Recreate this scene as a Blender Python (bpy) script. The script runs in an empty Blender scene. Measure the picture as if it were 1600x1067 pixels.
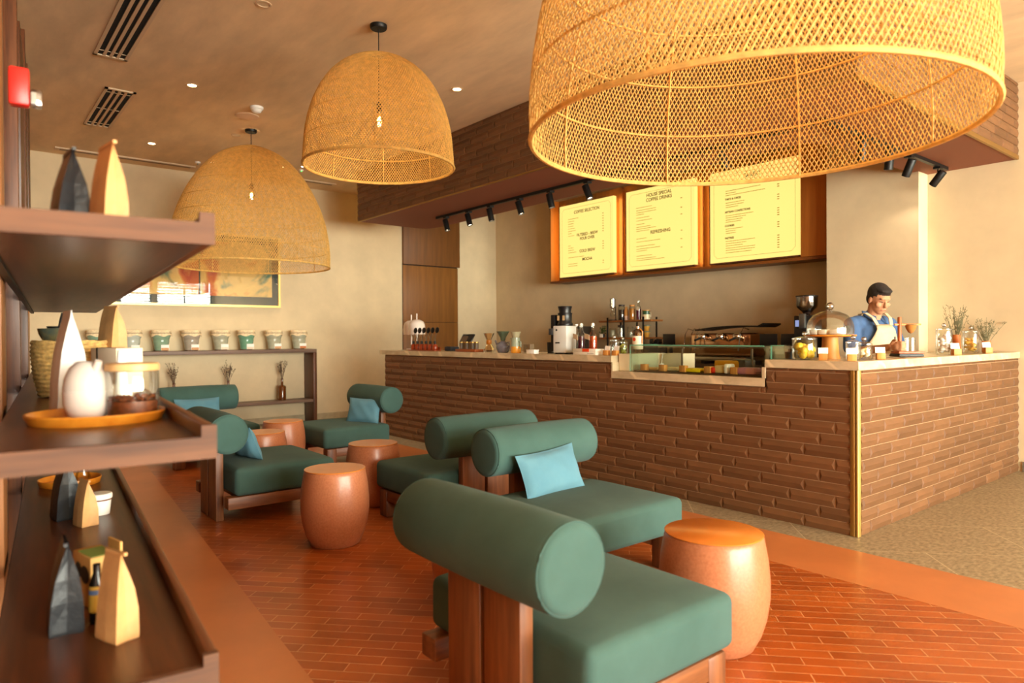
import bpy, bmesh, math, random
from mathutils import Vector, Matrix
random.seed(7)
S = bpy.context.scene
COL = S.collection
PI = math.pi
# ------------------------------------------------------------------ camera frame (measured vanishing points)
FPX = 1072.7; CX, CY = 800.0, 533.5; CAMH = 1.25
def _n(v): return v.normalized()
_a = _n(Vector((-873, 2.5, FPX))); _b = _n(Vector((1318, 15.5, FPX)))
_X = -_a; _Y = _n(_b - _X * _b.dot(_X)); _Z = _X.cross(_Y)
if _Z.y < 0: _Z = -_Z
CAM = Vector((0, 0, CAMH))
def ray(x, y):
    v = Vector((x - CX, -(y - CY), FPX)); return Vector((_X.dot(v), _Y.dot(v), _Z.dot(v)))
def onZ(x, y, z=0.0): r = ray(x, y); return CAM + r * ((z - CAMH) / r.z)
def onY(x, y, Y): r = ray(x, y); return CAM + r * (Y / r.y)
def onX(x, y, X): r = ray(x, y); return CAM + r * (X / r.x)
cam = bpy.data.cameras.new('camera'); co = bpy.data.objects.new('camera', cam); COL.objects.link(co)
R_ = Vector((_X.x, _Y.x, _Z.x)); U_ = Vector((_X.y, _Y.y, _Z.y)); F_ = Vector((_X.z, _Y.z, _Z.z))
m3 = Matrix((R_, U_, -F_)).transposed()
co.matrix_world = Matrix.Translation(CAM) @ m3.to_4x4()
cam.sensor_width = 36; cam.lens = FPX / 1600 * 36; cam.clip_start = 0.05; cam.clip_end = 200
cam.dof.use_dof = True; cam.dof.focus_distance = 4.6; cam.dof.aperture_fstop = 2.2
S.camera = co
S.view_settings.view_transform = 'Standard'; S.view_settings.look = 'None'
S.view_settings.gamma = 1; S.view_settings.use_curve_mapping = False
# ------------------------------------------------------------------ materials
def lin(c):
    def f(u):
        u /= 255.0
        return u / 12.92 if u <= 0.04045 else ((u + 0.055) / 1.055) ** 2.4
    return (f(c[0]), f(c[1]), f(c[2]), 1)
MATS = {}
def mat(name, c, rough=0.6, metal=0.0, var=0.0, scale=6.0, stretch=None, c2=None, bump=0.0, bscale=None, spec=0.5, emit=None, es=0.0, trans=0.0, coat=0.0, alpha=1.0, detail=4, ior=1.45, sheen=0.0):
    if name in MATS: return MATS[name]
    m = bpy.data.materials.new(name); m.use_nodes = True; nt = m.node_tree; N = nt.nodes; L = nt.links
    b = N['Principled BSDF']; b.inputs['Roughness'].default_value = rough; b.inputs['Metallic'].default_value = metal
    b.inputs['Specular IOR Level'].default_value = spec; b.inputs['IOR'].default_value = ior
    b.inputs['Base Color'].default_value = lin(c)
    if coat: b.inputs['Coat Weight'].default_value = coat; b.inputs['Coat Roughness'].default_value = 0.12
    if sheen: b.inputs['Sheen Weight'].default_value = sheen
    if trans: b.inputs['Transmission Weight'].default_value = trans
    if emit: b.inputs['Emission Color'].default_value = lin(emit); b.inputs['Emission Strength'].default_value = es
    if alpha < 1: b.inputs['Alpha'].default_value = alpha
    tc = N.new('ShaderNodeTexCoord'); mp = N.new('ShaderNodeMapping'); L.new(tc.outputs['Object'], mp.inputs['Vector'])
    if stretch: mp.inputs['Scale'].default_value = stretch
    nz = N.new('ShaderNodeTexNoise'); nz.inputs['Scale'].default_value = scale; nz.inputs['Detail'].default_value = detail
    nz.inputs['Roughness'].default_value = 0.6
    L.new(mp.outputs[0], nz.inputs['Vector'])
    if var > 0 or c2:
        cr = N.new('ShaderNodeValToRGB'); e = cr.color_ramp.elements
        e[0].position = 0.3; e[1].position = 0.7
        if c2: e[0].color = lin(c); e[1].color = lin(c2)
        else:
            e[0].color = lin([max(0, k * (1 - var)) for k in c]); e[1].color = lin([min(255, k * (1 + var * 0.6)) for k in c])
        L.new(nz.outputs['Fac'], cr.inputs['Fac']); L.new(cr.outputs['Color'], b.inputs['Base Color'])
    if bump > 0:
        bz = nz
        if bscale:
            bz = N.new('ShaderNodeTexNoise'); bz.inputs['Scale'].default_value = bscale; bz.inputs['Detail'].default_value = 3
            L.new(mp.outputs[0], bz.inputs['Vector'])
        bp = N.new('ShaderNodeBump'); bp.inputs['Strength'].default_value = bump; bp.inputs['Distance'].default_value = 0.01
        L.new(bz.outputs['Fac'], bp.inputs['Height']); L.new(bp.outputs['Normal'], b.inputs['Normal'])
    MATS[name] = m; return m
def wood(name, c1, c2, rough=0.4, axis='x', scale=3.0, coat=0.0):
    st = {'x': (0.6, 9, 9), 'y': (9, 0.6, 9), 'z': (9, 9, 0.6)}[axis]
    return mat(name, c1, rough, c2=c2, scale=scale, stretch=st, detail=6, bump=0.08, coat=coat)
def glass(name, tint=(255, 255, 255), rough=0.0, strength=0.12):
    # thin clear glass: mostly straight through, with a fresnel gloss
    if name in MATS: return MATS[name]
    m = bpy.data.materials.new(name); m.use_nodes = True; nt = m.node_tree; N = nt.nodes; L = nt.links
    N.remove(N['Principled BSDF']); out = N['Material Output']
    tr = N.new('ShaderNodeBsdfTransparent'); tr.inputs[0].default_value = lin(tint)
    gl = N.new('ShaderNodeBsdfGlossy'); gl.inputs['Roughness'].default_value = rough + 0.02
    lw = N.new('ShaderNodeLayerWeight'); lw.inputs['Blend'].default_value = 0.35
    mr = N.new('ShaderNodeMath'); mr.operation = 'MULTIPLY'; mr.inputs[1].default_value = strength * 5
    ad = N.new('ShaderNodeMath'); ad.operation = 'ADD'; ad.inputs[1].default_value = strength * 0.5; ad.use_clamp = True
    mx = N.new('ShaderNodeMixShader')
    L.new(lw.outputs['Fresnel'], mr.inputs[0]); L.new(mr.outputs[0], ad.inputs[0]); L.new(ad.outputs[0], mx.inputs['Fac'])
    L.new(tr.outputs[0], mx.inputs[1]); L.new(gl.outputs[0], mx.inputs[2]); L.new(mx.outputs[0], out.inputs['Surface'])
    MATS[name] = m; return m
# ------------------------------------------------------------------ mesh helpers
def new_obj(name, bm, m, parent=None, loc=None, smooth=False, rot=None):
    me = bpy.data.meshes.new(name); bm.normal_update(); bm.to_mesh(me); bm.free()
    ms = m if isinstance(m, (list, tuple)) else [m]
    for k in ms: me.materials.append(k)
    o = bpy.data.objects.new(name, me); COL.objects.link(o)
    if smooth:
        for p in me.polygons: p.use_smooth = True
        try: me.set_sharp_from_angle(angle=math.radians(38))
        except Exception: pass
    if parent: o.parent = parent
    if loc: o.location = loc
    if rot: o.rotation_euler = rot
    return o
def tag(o, label=None, cat=None, group=None, kind=None):
    if label: o['label'] = label
    if cat: o['category'] = cat
    if group: o['group'] = group
    if kind: o['kind'] = kind
    return o
def thing(name, label, cat, loc=(0, 0, 0), rz=0.0, group=None):
    o = bpy.data.objects.new(name, None); COL.objects.link(o); o.empty_display_size = 0.05
    o.location = loc; o.rotation_euler = (0, 0, rz); return tag(o, label, cat, group)
def box(bm, c, s, rot=None, mi=0):
    r = bmesh.ops.create_cube(bm, size=1.0); vs = r['verts']
    M = Matrix.Translation(Vector(c)) @ (rot.to_4x4() if rot is not None else Matrix.Identity(4)) @ Matrix.Diagonal((s[0], s[1], s[2], 1))
    bmesh.ops.transform(bm, matrix=M, verts=vs)
    if mi:
        for f in {f for v in vs for f in v.link_faces}: f.material_index = mi
    return vs
def bx(bm, x0, x1, y0, y1, z0, z1, mi=0):
    return box(bm, ((x0 + x1) / 2, (y0 + y1) / 2, (z0 + z1) / 2), (abs(x1 - x0), abs(y1 - y0), abs(z1 - z0)), mi=mi)
def boxo(name, x0, x1, y0, y1, z0, z1, m, parent=None, bev=0.0, loc=None, rot=None):
    bm = bmesh.new(); bx(bm, x0, x1, y0, y1, z0, z1)
    if bev: bmesh.ops.bevel(bm, geom=bm.edges[:], offset=bev, segments=2, affect='EDGES', profile=0.5)
    return new_obj(name, bm, m, parent, loc=loc, rot=rot, smooth=bool(bev))
def lathe(bm, prof, seg=24, c=(0, 0, 0), axis='z', cap=True, mi=0):
    rings = []
    C = Vector(c)
    for r, z in prof:
        ring = []
        if r < 1e-5:
            p = Vector((0, 0, z)); ring = [p]
        else:
            for i in range(seg):
                a = 2 * PI * i / seg; ring.append(Vector((r * math.cos(a), r * math.sin(a), z)))
        if axis == 'x': ring = [Vector((p.z, p.y, -p.x)) for p in ring]
        if axis == 'y': ring = [Vector((p.x, p.z, -p.y)) for p in ring]
        rings.append([bm.verts.new(C + p) for p in ring])
    fs = []
    for A, B in zip(rings, rings[1:]):
        if len(A) == 1 and len(B) == 1: continue
        for i in range(seg):
            j = (i + 1) % seg
            if len(A) == 1: fs.append(bm.faces.new((A[0], B[j], B[i])))
            elif len(B) == 1: fs.append(bm.faces.new((A[i], A[j], B[0])))
            else: fs.append(bm.faces.new((A[i], A[j], B[j], B[i])))
    if cap:
        if len(rings[0]) > 2: fs.append(bm.faces.new(list(reversed(rings[0]))))
        if len(rings[-1]) > 2: fs.append(bm.faces.new(rings[-1]))
    for f in fs: f.material_index = mi
    bmesh.ops.recalc_face_normals(bm, faces=fs)
    return fs
def latheo(name, prof, m, parent=None, seg=24, c=(0, 0, 0), axis='z', cap=True, loc=None, rot=None):
    bm = bmesh.new(); lathe(bm, prof, seg, c, axis, cap)
    return new_obj(name, bm, m, parent, loc=loc, rot=rot, smooth=True)
def tube(bm, pts, r, seg=8, close=False, mi=0):
    pts = [Vector(p) for p in pts]; n = len(pts); rings = []
    up = Vector((0, 0, 1))
    for i, p in enumerate(pts):
        if close: d = pts[(i + 1) % n] - pts[i - 1]
        else: d = pts[min(i + 1, n - 1)] - pts[max(i - 1, 0)]
        d.normalize()
        a = up if abs(d.dot(up)) < 0.9 else Vector((1, 0, 0))
        u = d.cross(a).normalized(); v = d.cross(u)
        rr = r[i] if isinstance(r, (list, tuple)) else r
        rings.append([bm.verts.new(p + (u * math.cos(2 * PI * k / seg) + v * math.sin(2 * PI * k / seg)) * rr) for k in range(seg)])
    fs = []
    for i in range(n if close else n - 1):
        A, B = rings[i], rings[(i + 1) % n]
        for k in range(seg): fs.append(bm.faces.new((A[k], A[(k + 1) % seg], B[(k + 1) % seg], B[k])))
    if not close: fs.append(bm.faces.new(list(reversed(rings[0])))); fs.append(bm.faces.new(rings[-1]))
    for f in fs: f.material_index = mi
    bmesh.ops.recalc_face_normals(bm, faces=fs)
def tubeo(name, pts, r, m, parent=None, seg=8, close=False, loc=None):
    bm = bmesh.new(); tube(bm, pts, r, seg, close); return new_obj(name, bm, m, parent, smooth=True, loc=loc)
def prism(bm, poly, z0, z1, mi=0):
    a = [bm.verts.new((x, y, z0)) for x, y in poly]; b = [bm.verts.new((x, y, z1)) for x, y in poly]
    fs = [bm.faces.new(list(reversed(a))), bm.faces.new(b)]
    n = len(poly)
    for i in range(n): fs.append(bm.faces.new((a[i], a[(i + 1) % n], b[(i + 1) % n], b[i])))
    bmesh.ops.recalc_face_normals(bm, faces=fs)
    for f in fs: f.material_index = mi
def struct(name, bm, m, **k):
    o = new_obj(name, bm, m, **k); o['kind'] = 'structure'; return o
def copy_tree(o, parent=None):
    c = o.copy(); COL.objects.link(c); c.parent = parent
    for ch in [q for q in list(COL.objects) if q.parent == o]: copy_tree(ch, c)
    return c
def sphere(bm, c, r, sc=(1, 1, 1), u=12, v=8, rot=None):
    vs = bmesh.ops.create_uvsphere(bm, u_segments=u, v_segments=v, radius=r)['verts']
    M = Matrix.Translation(Vector(c)) @ (rot.to_4x4() if rot is not None else Matrix.Identity(4)) @ Matrix.Diagonal((sc[0], sc[1], sc[2], 1))
    bmesh.ops.transform(bm, matrix=M, verts=vs); return vs
def text_mesh(name, body, size, m, parent, origin, xdir, ydir, align='LEFT', bold=0.0, ext=0.0005, sx=1.0):
    cu = bpy.data.curves.new(name, 'FONT'); cu.body = body; cu.size = size; cu.align_x = align; cu.extrude = ext; cu.offset = bold
    to = bpy.data.objects.new(name + '_tmp', cu); COL.objects.link(to)
    bpy.context.view_layer.update()
    me = bpy.data.meshes.new_from_object(to.evaluated_get(bpy.context.evaluated_depsgraph_get()))
    bpy.data.objects.remove(to)
    xd = Vector(xdir).normalized(); yd = Vector(ydir).normalized(); zd = xd.cross(yd)
    M = Matrix((xd * sx, yd, zd)).transposed().to_4x4(); M.translation = Vector(origin)
    me.transform(M); me.materials.clear(); me.materials.append(m)
    o = bpy.data.objects.new(name, me); COL.objects.link(o); o.parent = parent; return o
# ------------------------------------------------------------------ palette
PLASTER = mat('plaster_wall', (216, 196, 160), 0.75, var=0.045, scale=2.2, bump=0.15, bscale=14)
CEIL = mat('plaster_ceiling', (226, 200, 162), 0.8, var=0.07, scale=1.6, stretch=(1, 3, 1), bump=0.12, bscale=10)
SOFFIT = mat('terracotta_soffit', (138, 80, 54), 0.7)
DWOOD = wood('dark_walnut', (58, 30, 14), (104, 58, 30), 0.35, 'x')
DWOODZ = wood('dark_walnut_upright', (58, 30, 16), (112, 64, 34), 0.4, 'z')
EWOOD = wood('walnut_edge', (70, 46, 34), (112, 74, 50), 0.7, 'y')
CWOOD = wood('chair_walnut', (88, 48, 24), (140, 84, 46), 0.45, 'z')
CWOODY = wood('chair_walnut_beam', (92, 50, 26), (146, 90, 50), 0.45, 'y')
TEAK = wood('teak_panel', (112, 70, 26), (138, 88, 34), 0.5, 'z', scale=2)
TRAYW = wood('honey_wood', (186, 104, 20), (214, 136, 40), 0.35, 'x', coat=0.3)
OAK = wood('light_oak', (200, 150, 92), (226, 184, 128), 0.5, 'z')
BLACK = mat('black_metal', (22, 21, 20), 0.45, 0.3)
BPLAST = mat('black_plastic', (20, 20, 22), 0.35)
DGREY = mat('dark_grey_plastic', (48, 48, 50), 0.5)
WHITE = mat('white_plastic', (235, 230, 222), 0.4)
CARD = mat('white_card', (245, 242, 235), 0.7)
GOLD = mat('brushed_brass', (172, 136, 76), 0.42, 1.0)
CHROME = mat('polished_steel', (212, 208, 200), 0.12, 1.0)
STEEL = mat('brushed_steel', (176, 172, 164), 0.3, 1.0)
GLASS = glass('clear_glass', (250, 253, 250))
GLASSG = glass('case_glass', (247, 252, 248), strength=0.05)
GEDGE = mat('glass_edge_green', (108, 178, 152), 0.15, var=0.1)
# ------------------------------------------------------------------ room shell
XL, YB, H, XR = -10.04, 7.8, 3.52, 6.6
CFY, CRX = 4.31, -1.935            # counter front plane, counter right plane
def rearY(x): return -0.21 - 0.092 * x   # the rear wall runs slightly askew
# stone floor
def stone_mat():
    m = mat('stone_floor', (112, 98, 74), 0.5, c2=(172, 154, 124), scale=34, stretch=(1.4, .7, 1), detail=9, bump=0.03)
    nt = m.node_tree; N = nt.nodes; L = nt.links; b = N['Principled BSDF']
    br = N.new('ShaderNodeTexBrick'); tc = N.new('ShaderNodeTexCoord'); mp = N.new('ShaderNodeMapping')
    mp.inputs['Rotation'].default_value = (0, 0, math.radians(-43)); L.new(tc.outputs['Object'], mp.inputs[0]); L.new(mp.outputs[0], br.inputs[0])
    br.inputs['Scale'].default_value = 1; br.inputs['Brick Width'].default_value = 1.2; br.inputs['Row Height'].default_value = 0.6
    br.inputs['Mortar Size'].default_value = 0.0025; br.inputs['Mortar Smooth'].default_value = 0
    old = b.inputs['Base Color'].links[0].from_socket
    mx = N.new('ShaderNodeMix'); mx.data_type = 'RGBA'; mx.inputs[7].default_value = lin((190, 172, 140))
    L.new(br.outputs['Fac'], mx.inputs[0]); L.new(old, mx.inputs[6]); L.new(mx.outputs[2], b.inputs['Base Color'])
    return m
bm = bmesh.new(); bx(bm, XL - .2, XR + .2, -1.6, YB + .2, -0.12, 0.0); struct('floor', bm, stone_mat())
def brick_mat():
    m = bpy.data.materials.new('terracotta_strips'); m.use_nodes = True; nt = m.node_tree; N = nt.nodes; L = nt.links; b = N['Principled BSDF']
    br = N.new('ShaderNodeTexBrick'); tc = N.new('ShaderNodeTexCoord'); mp = N.new('ShaderNodeMapping')
    mp.inputs['Rotation'].default_value = (0, 0, math.radians(-43)); L.new(tc.outputs['Object'], mp.inputs[0]); L.new(mp.outputs[0], br.inputs[0])
    br.offset = 0.5; br.inputs['Scale'].default_value = 1; br.inputs['Brick Width'].default_value = 0.245; br.inputs['Row Height'].default_value = 0.066
    br.inputs['Mortar Size'].default_value = 0.0019; br.inputs['Mortar Smooth'].default_value = 0.1; br.inputs['Bias'].default_value = -0.1
    br.inputs['Color1'].default_value = lin((152, 72, 24)); br.inputs['Color2'].default_value = lin((180, 92, 34)); br.inputs['Mortar'].default_value = lin((204, 152, 106))
    nz = N.new('ShaderNodeTexNoise'); nz.inputs['Scale'].default_value = 3.5; nz.inputs['Detail'].default_value = 5; L.new(tc.outputs['Object'], nz.inputs[0])
    mr = N.new('ShaderNodeMapRange'); mr.inputs[1].default_value = .3; mr.inputs[2].default_value = .7; mr.inputs[3].default_value = .82; mr.inputs[4].default_value = 1.12; L.new(nz.outputs['Fac'], mr.inputs[0])
    vm = N.new('ShaderNodeVectorMath'); vm.operation = 'SCALE'; L.new(br.outputs['Color'], vm.inputs[0]); L.new(mr.outputs[0], vm.inputs['Scale']); L.new(vm.outputs[0], b.inputs['Base Color'])
    bp = N.new('ShaderNodeBump'); bp.invert = True; bp.inputs['Strength'].default_value = 0.5; bp.inputs['Distance'].default_value = 0.003
    L.new(br.outputs['Fac'], bp.inputs['Height']); L.new(bp.outputs[0], b.inputs['Normal'])
    b.inputs['Roughness'].default_value = 0.3; b.inputs['Specular IOR Level'].default_value = 0.45
    return m
def bandY(x): return 1.137 - 0.0905 * (x + 3.9)      # outer edge of the left band
X0, X1 = -9.25, 5.6
bm = bmesh.new(); prism(bm, [(X0, bandY(X0)), (X1, bandY(X1)), (X1, 3.485), (X0, 3.485)], 0.0005, 0.004); struct('floor_brick', bm, brick_mat())
BAND = mat('terracotta_band', (190, 116, 66), 0.36, var=0.06, scale=2.0)
bm = bmesh.new(); prism(bm, [(X0, bandY(X0) - .54), (X1, bandY(X1) - .54), (X1, bandY(X1)), (X0, bandY(X0))], 0.0005, 0.0048); struct('trim_1', bm, BAND)
bm = bmesh.new(); prism(bm, [(X0, 3.485), (X1, 3.485), (X1, 4.02), (X0, 4.02)], 0.0005, 0.0048); struct('trim_2', bm, BAND)
# ceiling, walls
bm = bmesh.new(); bx(bm, XL - .2, XR + .2, -1.6, YB + .2, H, H + .12); struct('ceiling', bm, CEIL)
bm = bmesh.new(); bx(bm, XL - .15, XL, -1.6, YB + .15, 0, H); struct('wall_left', bm, PLASTER)
bm = bmesh.new(); bx(bm, XL, -2.68, YB, YB + .15, 0, H); struct('wall_back', bm, PLASTER)
bm = bmesh.new(); bx(bm, -2.68, XR + .15, 7.5, YB + .15, 0, H); struct('wall_back_right', bm, PLASTER)
bm = bmesh.new(); bx(bm, -3.585, -2.68, 7.28, YB, 0, H); struct('wall_pilaster', bm, PLASTER)
bm = bmesh.new(); prism(bm, [(XL - .15, rearY(XL - .15)), (XL - .15, -1.6), (XR + .15, -1.6), (XR + .15, rearY(XR + .15))], 0, H); struct('wall_rear', bm, mat('plaster_rear', (196, 160, 122), 0.8, var=0.08, scale=2))
# window wall on the right: piers, sill and head leave four openings
wm = PLASTER
bm = bmesh.new(); bx(bm, XR, XR + .15, -1.6, YB, 0, 0.12); bx(bm, XR, XR + .15, -1.6, YB, 3.3, H)
piers = [(-1.6, -0.7), (1.3, 1.45), (3.35, 3.5), (5.4, 5.55), (7.4, YB)]
for a, b_ in piers: bx(bm, XR, XR + .15, a, b_, 0.12, 3.3)
struct('wall_right', bm, wm)
FRM = mat('bronze_window_frame', (52, 50, 46), 0.4, 0.6)
wi = 0
for (a, b_) in [(-0.7, 1.3), (1.45, 3.35), (3.5, 5.4), (5.55, 7.4)]:
    wi += 1; bm = bmesh.new()
    for y in (a, (a + b_) / 2 - .025, b_ - .05): bx(bm, XR + .03, XR + .1, y, y + .05, .12, 3.3)
    for z in (.12, 2.45, 3.25): bx(bm, XR + .03, XR + .1, a, b_, z, z + .05)
    o = struct('window_%d' % wi, bm, FRM)
    for k in range(7):       # slatted shade across the top light
        pass
    bm = bmesh.new()
    for k in range(7): box(bm, (XR + .14, (a + b_) / 2, 2.56 + k * .1), (.06, b_ - a - .04, .012), Matrix.Rotation(.5, 3, 'Y'))
    s = new_obj('louvre', bm, FRM, o)
    boxo('pane', XR + .06, XR + .066, a + .04, b_ - .04, .16, 3.26, GLASS, o)
# baseboards
BB = mat('stone_baseboard', (176, 158, 126), 0.6, var=.08, scale=10)
bm = bmesh.new(); bx(bm, XL, XL + .015, 0.8, YB, 0, .09); struct('baseboard_left', bm, BB)
bm = bmesh.new(); bx(bm, -1.9, XR, 7.485, 7.5, 0, .09); struct('baseboard_right', bm, mat('dark_baseboard', (110, 100, 84), 0.6))
# teak door panels set in the left wall (three leaves with shadow gaps)
tw = thing('wall_panelling', 'tall teak wall panels with horizontal joints beside the counter end', 'panelling', (XL, 6.37, 0))
ya, yb = 5.815 - 6.37, 6.92 - 6.37
boxo('backing', .0005, .008, ya, yb, 0.01, 2.5, BLACK, tw)
boxo('panel', 0.009, .03, ya, yb, 0.02, 1.50, TEAK, tw, .003); boxo('panel', 0.009, .03, ya, yb, 1.506, 2.455, TEAK, tw, .003)
boxo('panel', 0.0, .055, ya, yb + .03, 2.47, H - .01, wood('teak_panel_dark', (96, 58, 20), (120, 74, 28), .5, 'z', 2), tw, .003)
# ------------------------------------------------------------------ bulkhead over the counter (L-shaped)
SZ = 2.83; XB = -8.62
def tile_mat(name, ca, cb):
    m = bpy.data.materials.new(name); m.use_nodes = True; nt = m.node_tree; N = nt.nodes; L = nt.links; b = N['Principled BSDF']
    g = N.new('ShaderNodeNewGeometry'); cr = N.new('ShaderNodeValToRGB'); e = cr.color_ramp.elements
    e[0].color = lin(ca); e[1].color = lin(cb); L.new(g.outputs['Random Per Island'], cr.inputs[0])
    tc = N.new('ShaderNodeTexCoord'); nz = N.new('ShaderNodeTexNoise'); nz.inputs['Scale'].default_value = 16; nz.inputs['Detail'].default_value = 5
    mp = N.new('ShaderNodeMapping'); mp.inputs['Scale'].default_value = (.6, .6, 2.2); L.new(tc.outputs['Object'], mp.inputs[0]); L.new(mp.outputs[0], nz.inputs[0])
    mr = N.new('ShaderNodeMapRange'); mr.inputs[1].default_value = .3; mr.inputs[2].default_value = .7; mr.inputs[3].default_value = .88; mr.inputs[4].default_value = 1.1; L.new(nz.outputs['Fac'], mr.inputs[0])
    vm = N.new('ShaderNodeVectorMath'); vm.operation = 'SCALE'; L.new(cr.outputs[0], vm.inputs[0]); L.new(mr.outputs[0], vm.inputs['Scale']); L.new(vm.outputs[0], b.inputs['Base Color'])
    b.inputs['Roughness'].default_value = .55; b.inputs['Specular IOR Level'].default_value = .3
    return m
TILE = tile_mat('brown_clay_tile', (100, 67, 41), (118, 80, 50))
GROUT = mat('tile_grout', (168, 134, 100), 0.85)
TL, TH = 0.308, 0.0775
OFFS = {'A': -2.07, 'B': -2.173, 'C': -2.276}
def tiles(bm, u0, u1, z0, z1, put, phase=0.0, depth=0.0088, hole=None, top_seq='BCBCABCABCABC', zbase=0.0, hip=.018):
    # hip-roofed clay tiles; put(u, w, z) -> world point, w = outward
    nrow = int(math.ceil((z1 - zbase) / TH + 1e-6)); seq = 'CBACBACBACBCBACB'
    for r in range(nrow):
        za, zb = zbase + r * TH, zbase + (r + 1) * TH
        if zb <= z0 + 1e-4: continue
        za2, zb2 = max(za, z0), min(zb, z1)
        off = OFFS[seq[r % len(seq)]] + phase
        k = math.floor((u0 - off) / TL) - 1
        while off + k * TL < u1:
            a, b_ = off + k * TL, off + (k + 1) * TL; k += 1
            a2, b2 = max(a, u0), min(b_, u1)
            if b2 - a2 < .012: continue
            segs = [(a2, b2, za2, zb2)]
            if hole and zb2 > hole[2] and b2 > hole[0] and a2 < hole[1]:
                segs = []
                if a2 < hole[0] - .012: segs.append((a2, hole[0], za2, zb2))
                if b2 > hole[1] + .012: segs.append((hole[1], b2, za2, zb2))
                if za2 < hole[2] - .012 and min(b2, hole[1]) - max(a2, hole[0]) > .012: segs.append((max(a2, hole[0]), min(b2, hole[1]), za2, hole[2]))
            for (p, q, s, t) in segs:
                g = .0026; p += g; q -= g; s += g; t -= g
                zc = (s + t) / 2; d = depth * random.uniform(.9, 1.08)
                hl = min(hip, (q - p) * .3)
                full = (t - s) > TH * .6
                if not full: d *= .5
                la = hl if abs(a - a2) < 1e-6 else .004; lb = hl if abs(b_ - b2) < 1e-6 else .004
                base = .0022
                P = [(p, base, s), (q, base, s), (q, base, t), (p, base, t)]
                v = [bm.verts.new(put(u, w, z)) for (u, w, z) in P]
                r1 = bm.verts.new(put(p + la, base + d, zc)); r2 = bm.verts.new(put(q - lb, base + d, zc))
                bk = [bm.verts.new(put(u, 0.0, z)) for (u, w, z) in P]
                fs = [bm.faces.new((v[0], v[1], r2, r1)), bm.faces.new((v[2], v[3], r1, r2)), bm.faces.new((v[1], v[2], r2)), bm.faces.new((v[3], v[0], r1))]
                for i in range(4): fs.append(bm.faces.new((bk[i], bk[(i + 1) % 4], v[(i + 1) % 4], v[i])))
                fs.append(bm.faces.new((bk[3], bk[2], bk[1], bk[0])))
                bmesh.ops.recalc_face_normals(bm, faces=fs)
front = lambda u, w, z: Vector((u, CFY - w, z)); side = lambda u, w, z: Vector((CRX + w, u, z)); lend = lambda u, w, z: Vector((XB - w, u, z))
bh = thing('bulkhead', 'long brown tiled bulkhead with terracotta underside hanging above the counter', 'bulkhead', (0, 0, 0))
def Lpoly(o0):  # outline of the soffit, inner corner rounded
    p = [(XB + o0, CFY + o0), (CRX - o0, CFY + o0), (CRX - o0, 7.5), (-2.76, 7.5)]
    cx, cy, r = -3.05, 5.73, .29
    for k in range(7):
        a = -k / 6 * PI / 2; p.append((cx + r * math.cos(a), cy + r * math.sin(a)))
    p += [(-8.25, 5.44)]
    for k in range(1, 6):
        a = k / 6 * PI / 2; p.append((-8.25 - .33 * math.sin(a), 5.44 - .12 + .12 * math.cos(a)))
    p += [(XB + o0, 5.2)]
    return p
bm = bmesh.new(); prism(bm, Lpoly(.02), SZ, H - .002)
new_obj('soffit', bm, SOFFIT, bh)
bm = bmesh.new(); bx(bm, XB + .012, CRX - .012, CFY + .004, CFY + .02, SZ + .008, H - .002); bx(bm, CRX - .02, CRX - .004, CFY + .004, 7.49, SZ + .03, H - .002)
new_obj('grout', bm, GROUT, bh)
bm = bmesh.new(); tiles(bm, XB, CRX, SZ + .010, H - .004, front, zbase=SZ + .010); tiles(bm, CFY, 7.49, SZ + .035, H - .004, side, phase=.4, zbase=SZ + .035, hip=.018)
new_obj('tile_cladding', bm, TILE, bh)
bm = bmesh.new(); bx(bm, XB, CRX + .008, CFY - .004, CFY + .012, SZ - .004, SZ + .007); bx(bm, CRX - .012, CRX + .01, CFY, 7.49, SZ - .006, SZ + .03)
bx(bm, XB - .006, XB + .01, CFY - .01, CFY + .02, SZ, H - .003)
new_obj('brass_edge', bm, GOLD, bh)
# ------------------------------------------------------------------ counter
cn = thing('counter', 'long L-shaped service counter faced in brown clay tiles', 'counter', (0, 0, 0))
XCL = -7.88; HX0, HX1, HZ = -3.955, -2.545, 0.893
CORE = mat('counter_core', (60, 42, 28), .8)
bm = bmesh.new()
bx(bm, XCL, HX0, CFY + .002, CFY + .58, 0.0, 1.03); bx(bm, HX1, CRX - .002, CFY + .002, CFY + .58, 0, 1.03); bx(bm, HX0, HX1, CFY + .002, CFY + .58, 0, HZ)
bx(bm, -2.42, CRX - .002, CFY + .58, 7.49, 0, 1.03)
new_obj('body', bm, GROUT, cn)
bm = bmesh.new(); tiles(bm, XCL, CRX - .035, 0, 1.028, front, hole=(HX0, HX1, HZ)); tiles(bm, CFY + .035, 7.49, 0, 1.028, side, phase=-.02, hip=.014)
new_obj('tile_cladding', bm, TILE, cn)
bm = bmesh.new()
for (x, y) in ((CRX - .022, CFY + .004), (CRX - .002, CFY + .004), (CRX - .002, CFY + .022)):
    lathe(bm, [(.0135, .002), (.0135, 1.027)], 14, (x, y, 0))
for (x, y) in ((CRX - .034, CFY + .002), (CRX + .0, CFY + .034)): bx(bm, x - .006, x + .006, y - .012, y + .006, .002, 1.027)
new_obj('corner_trim', bm, GOLD, cn)
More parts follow.
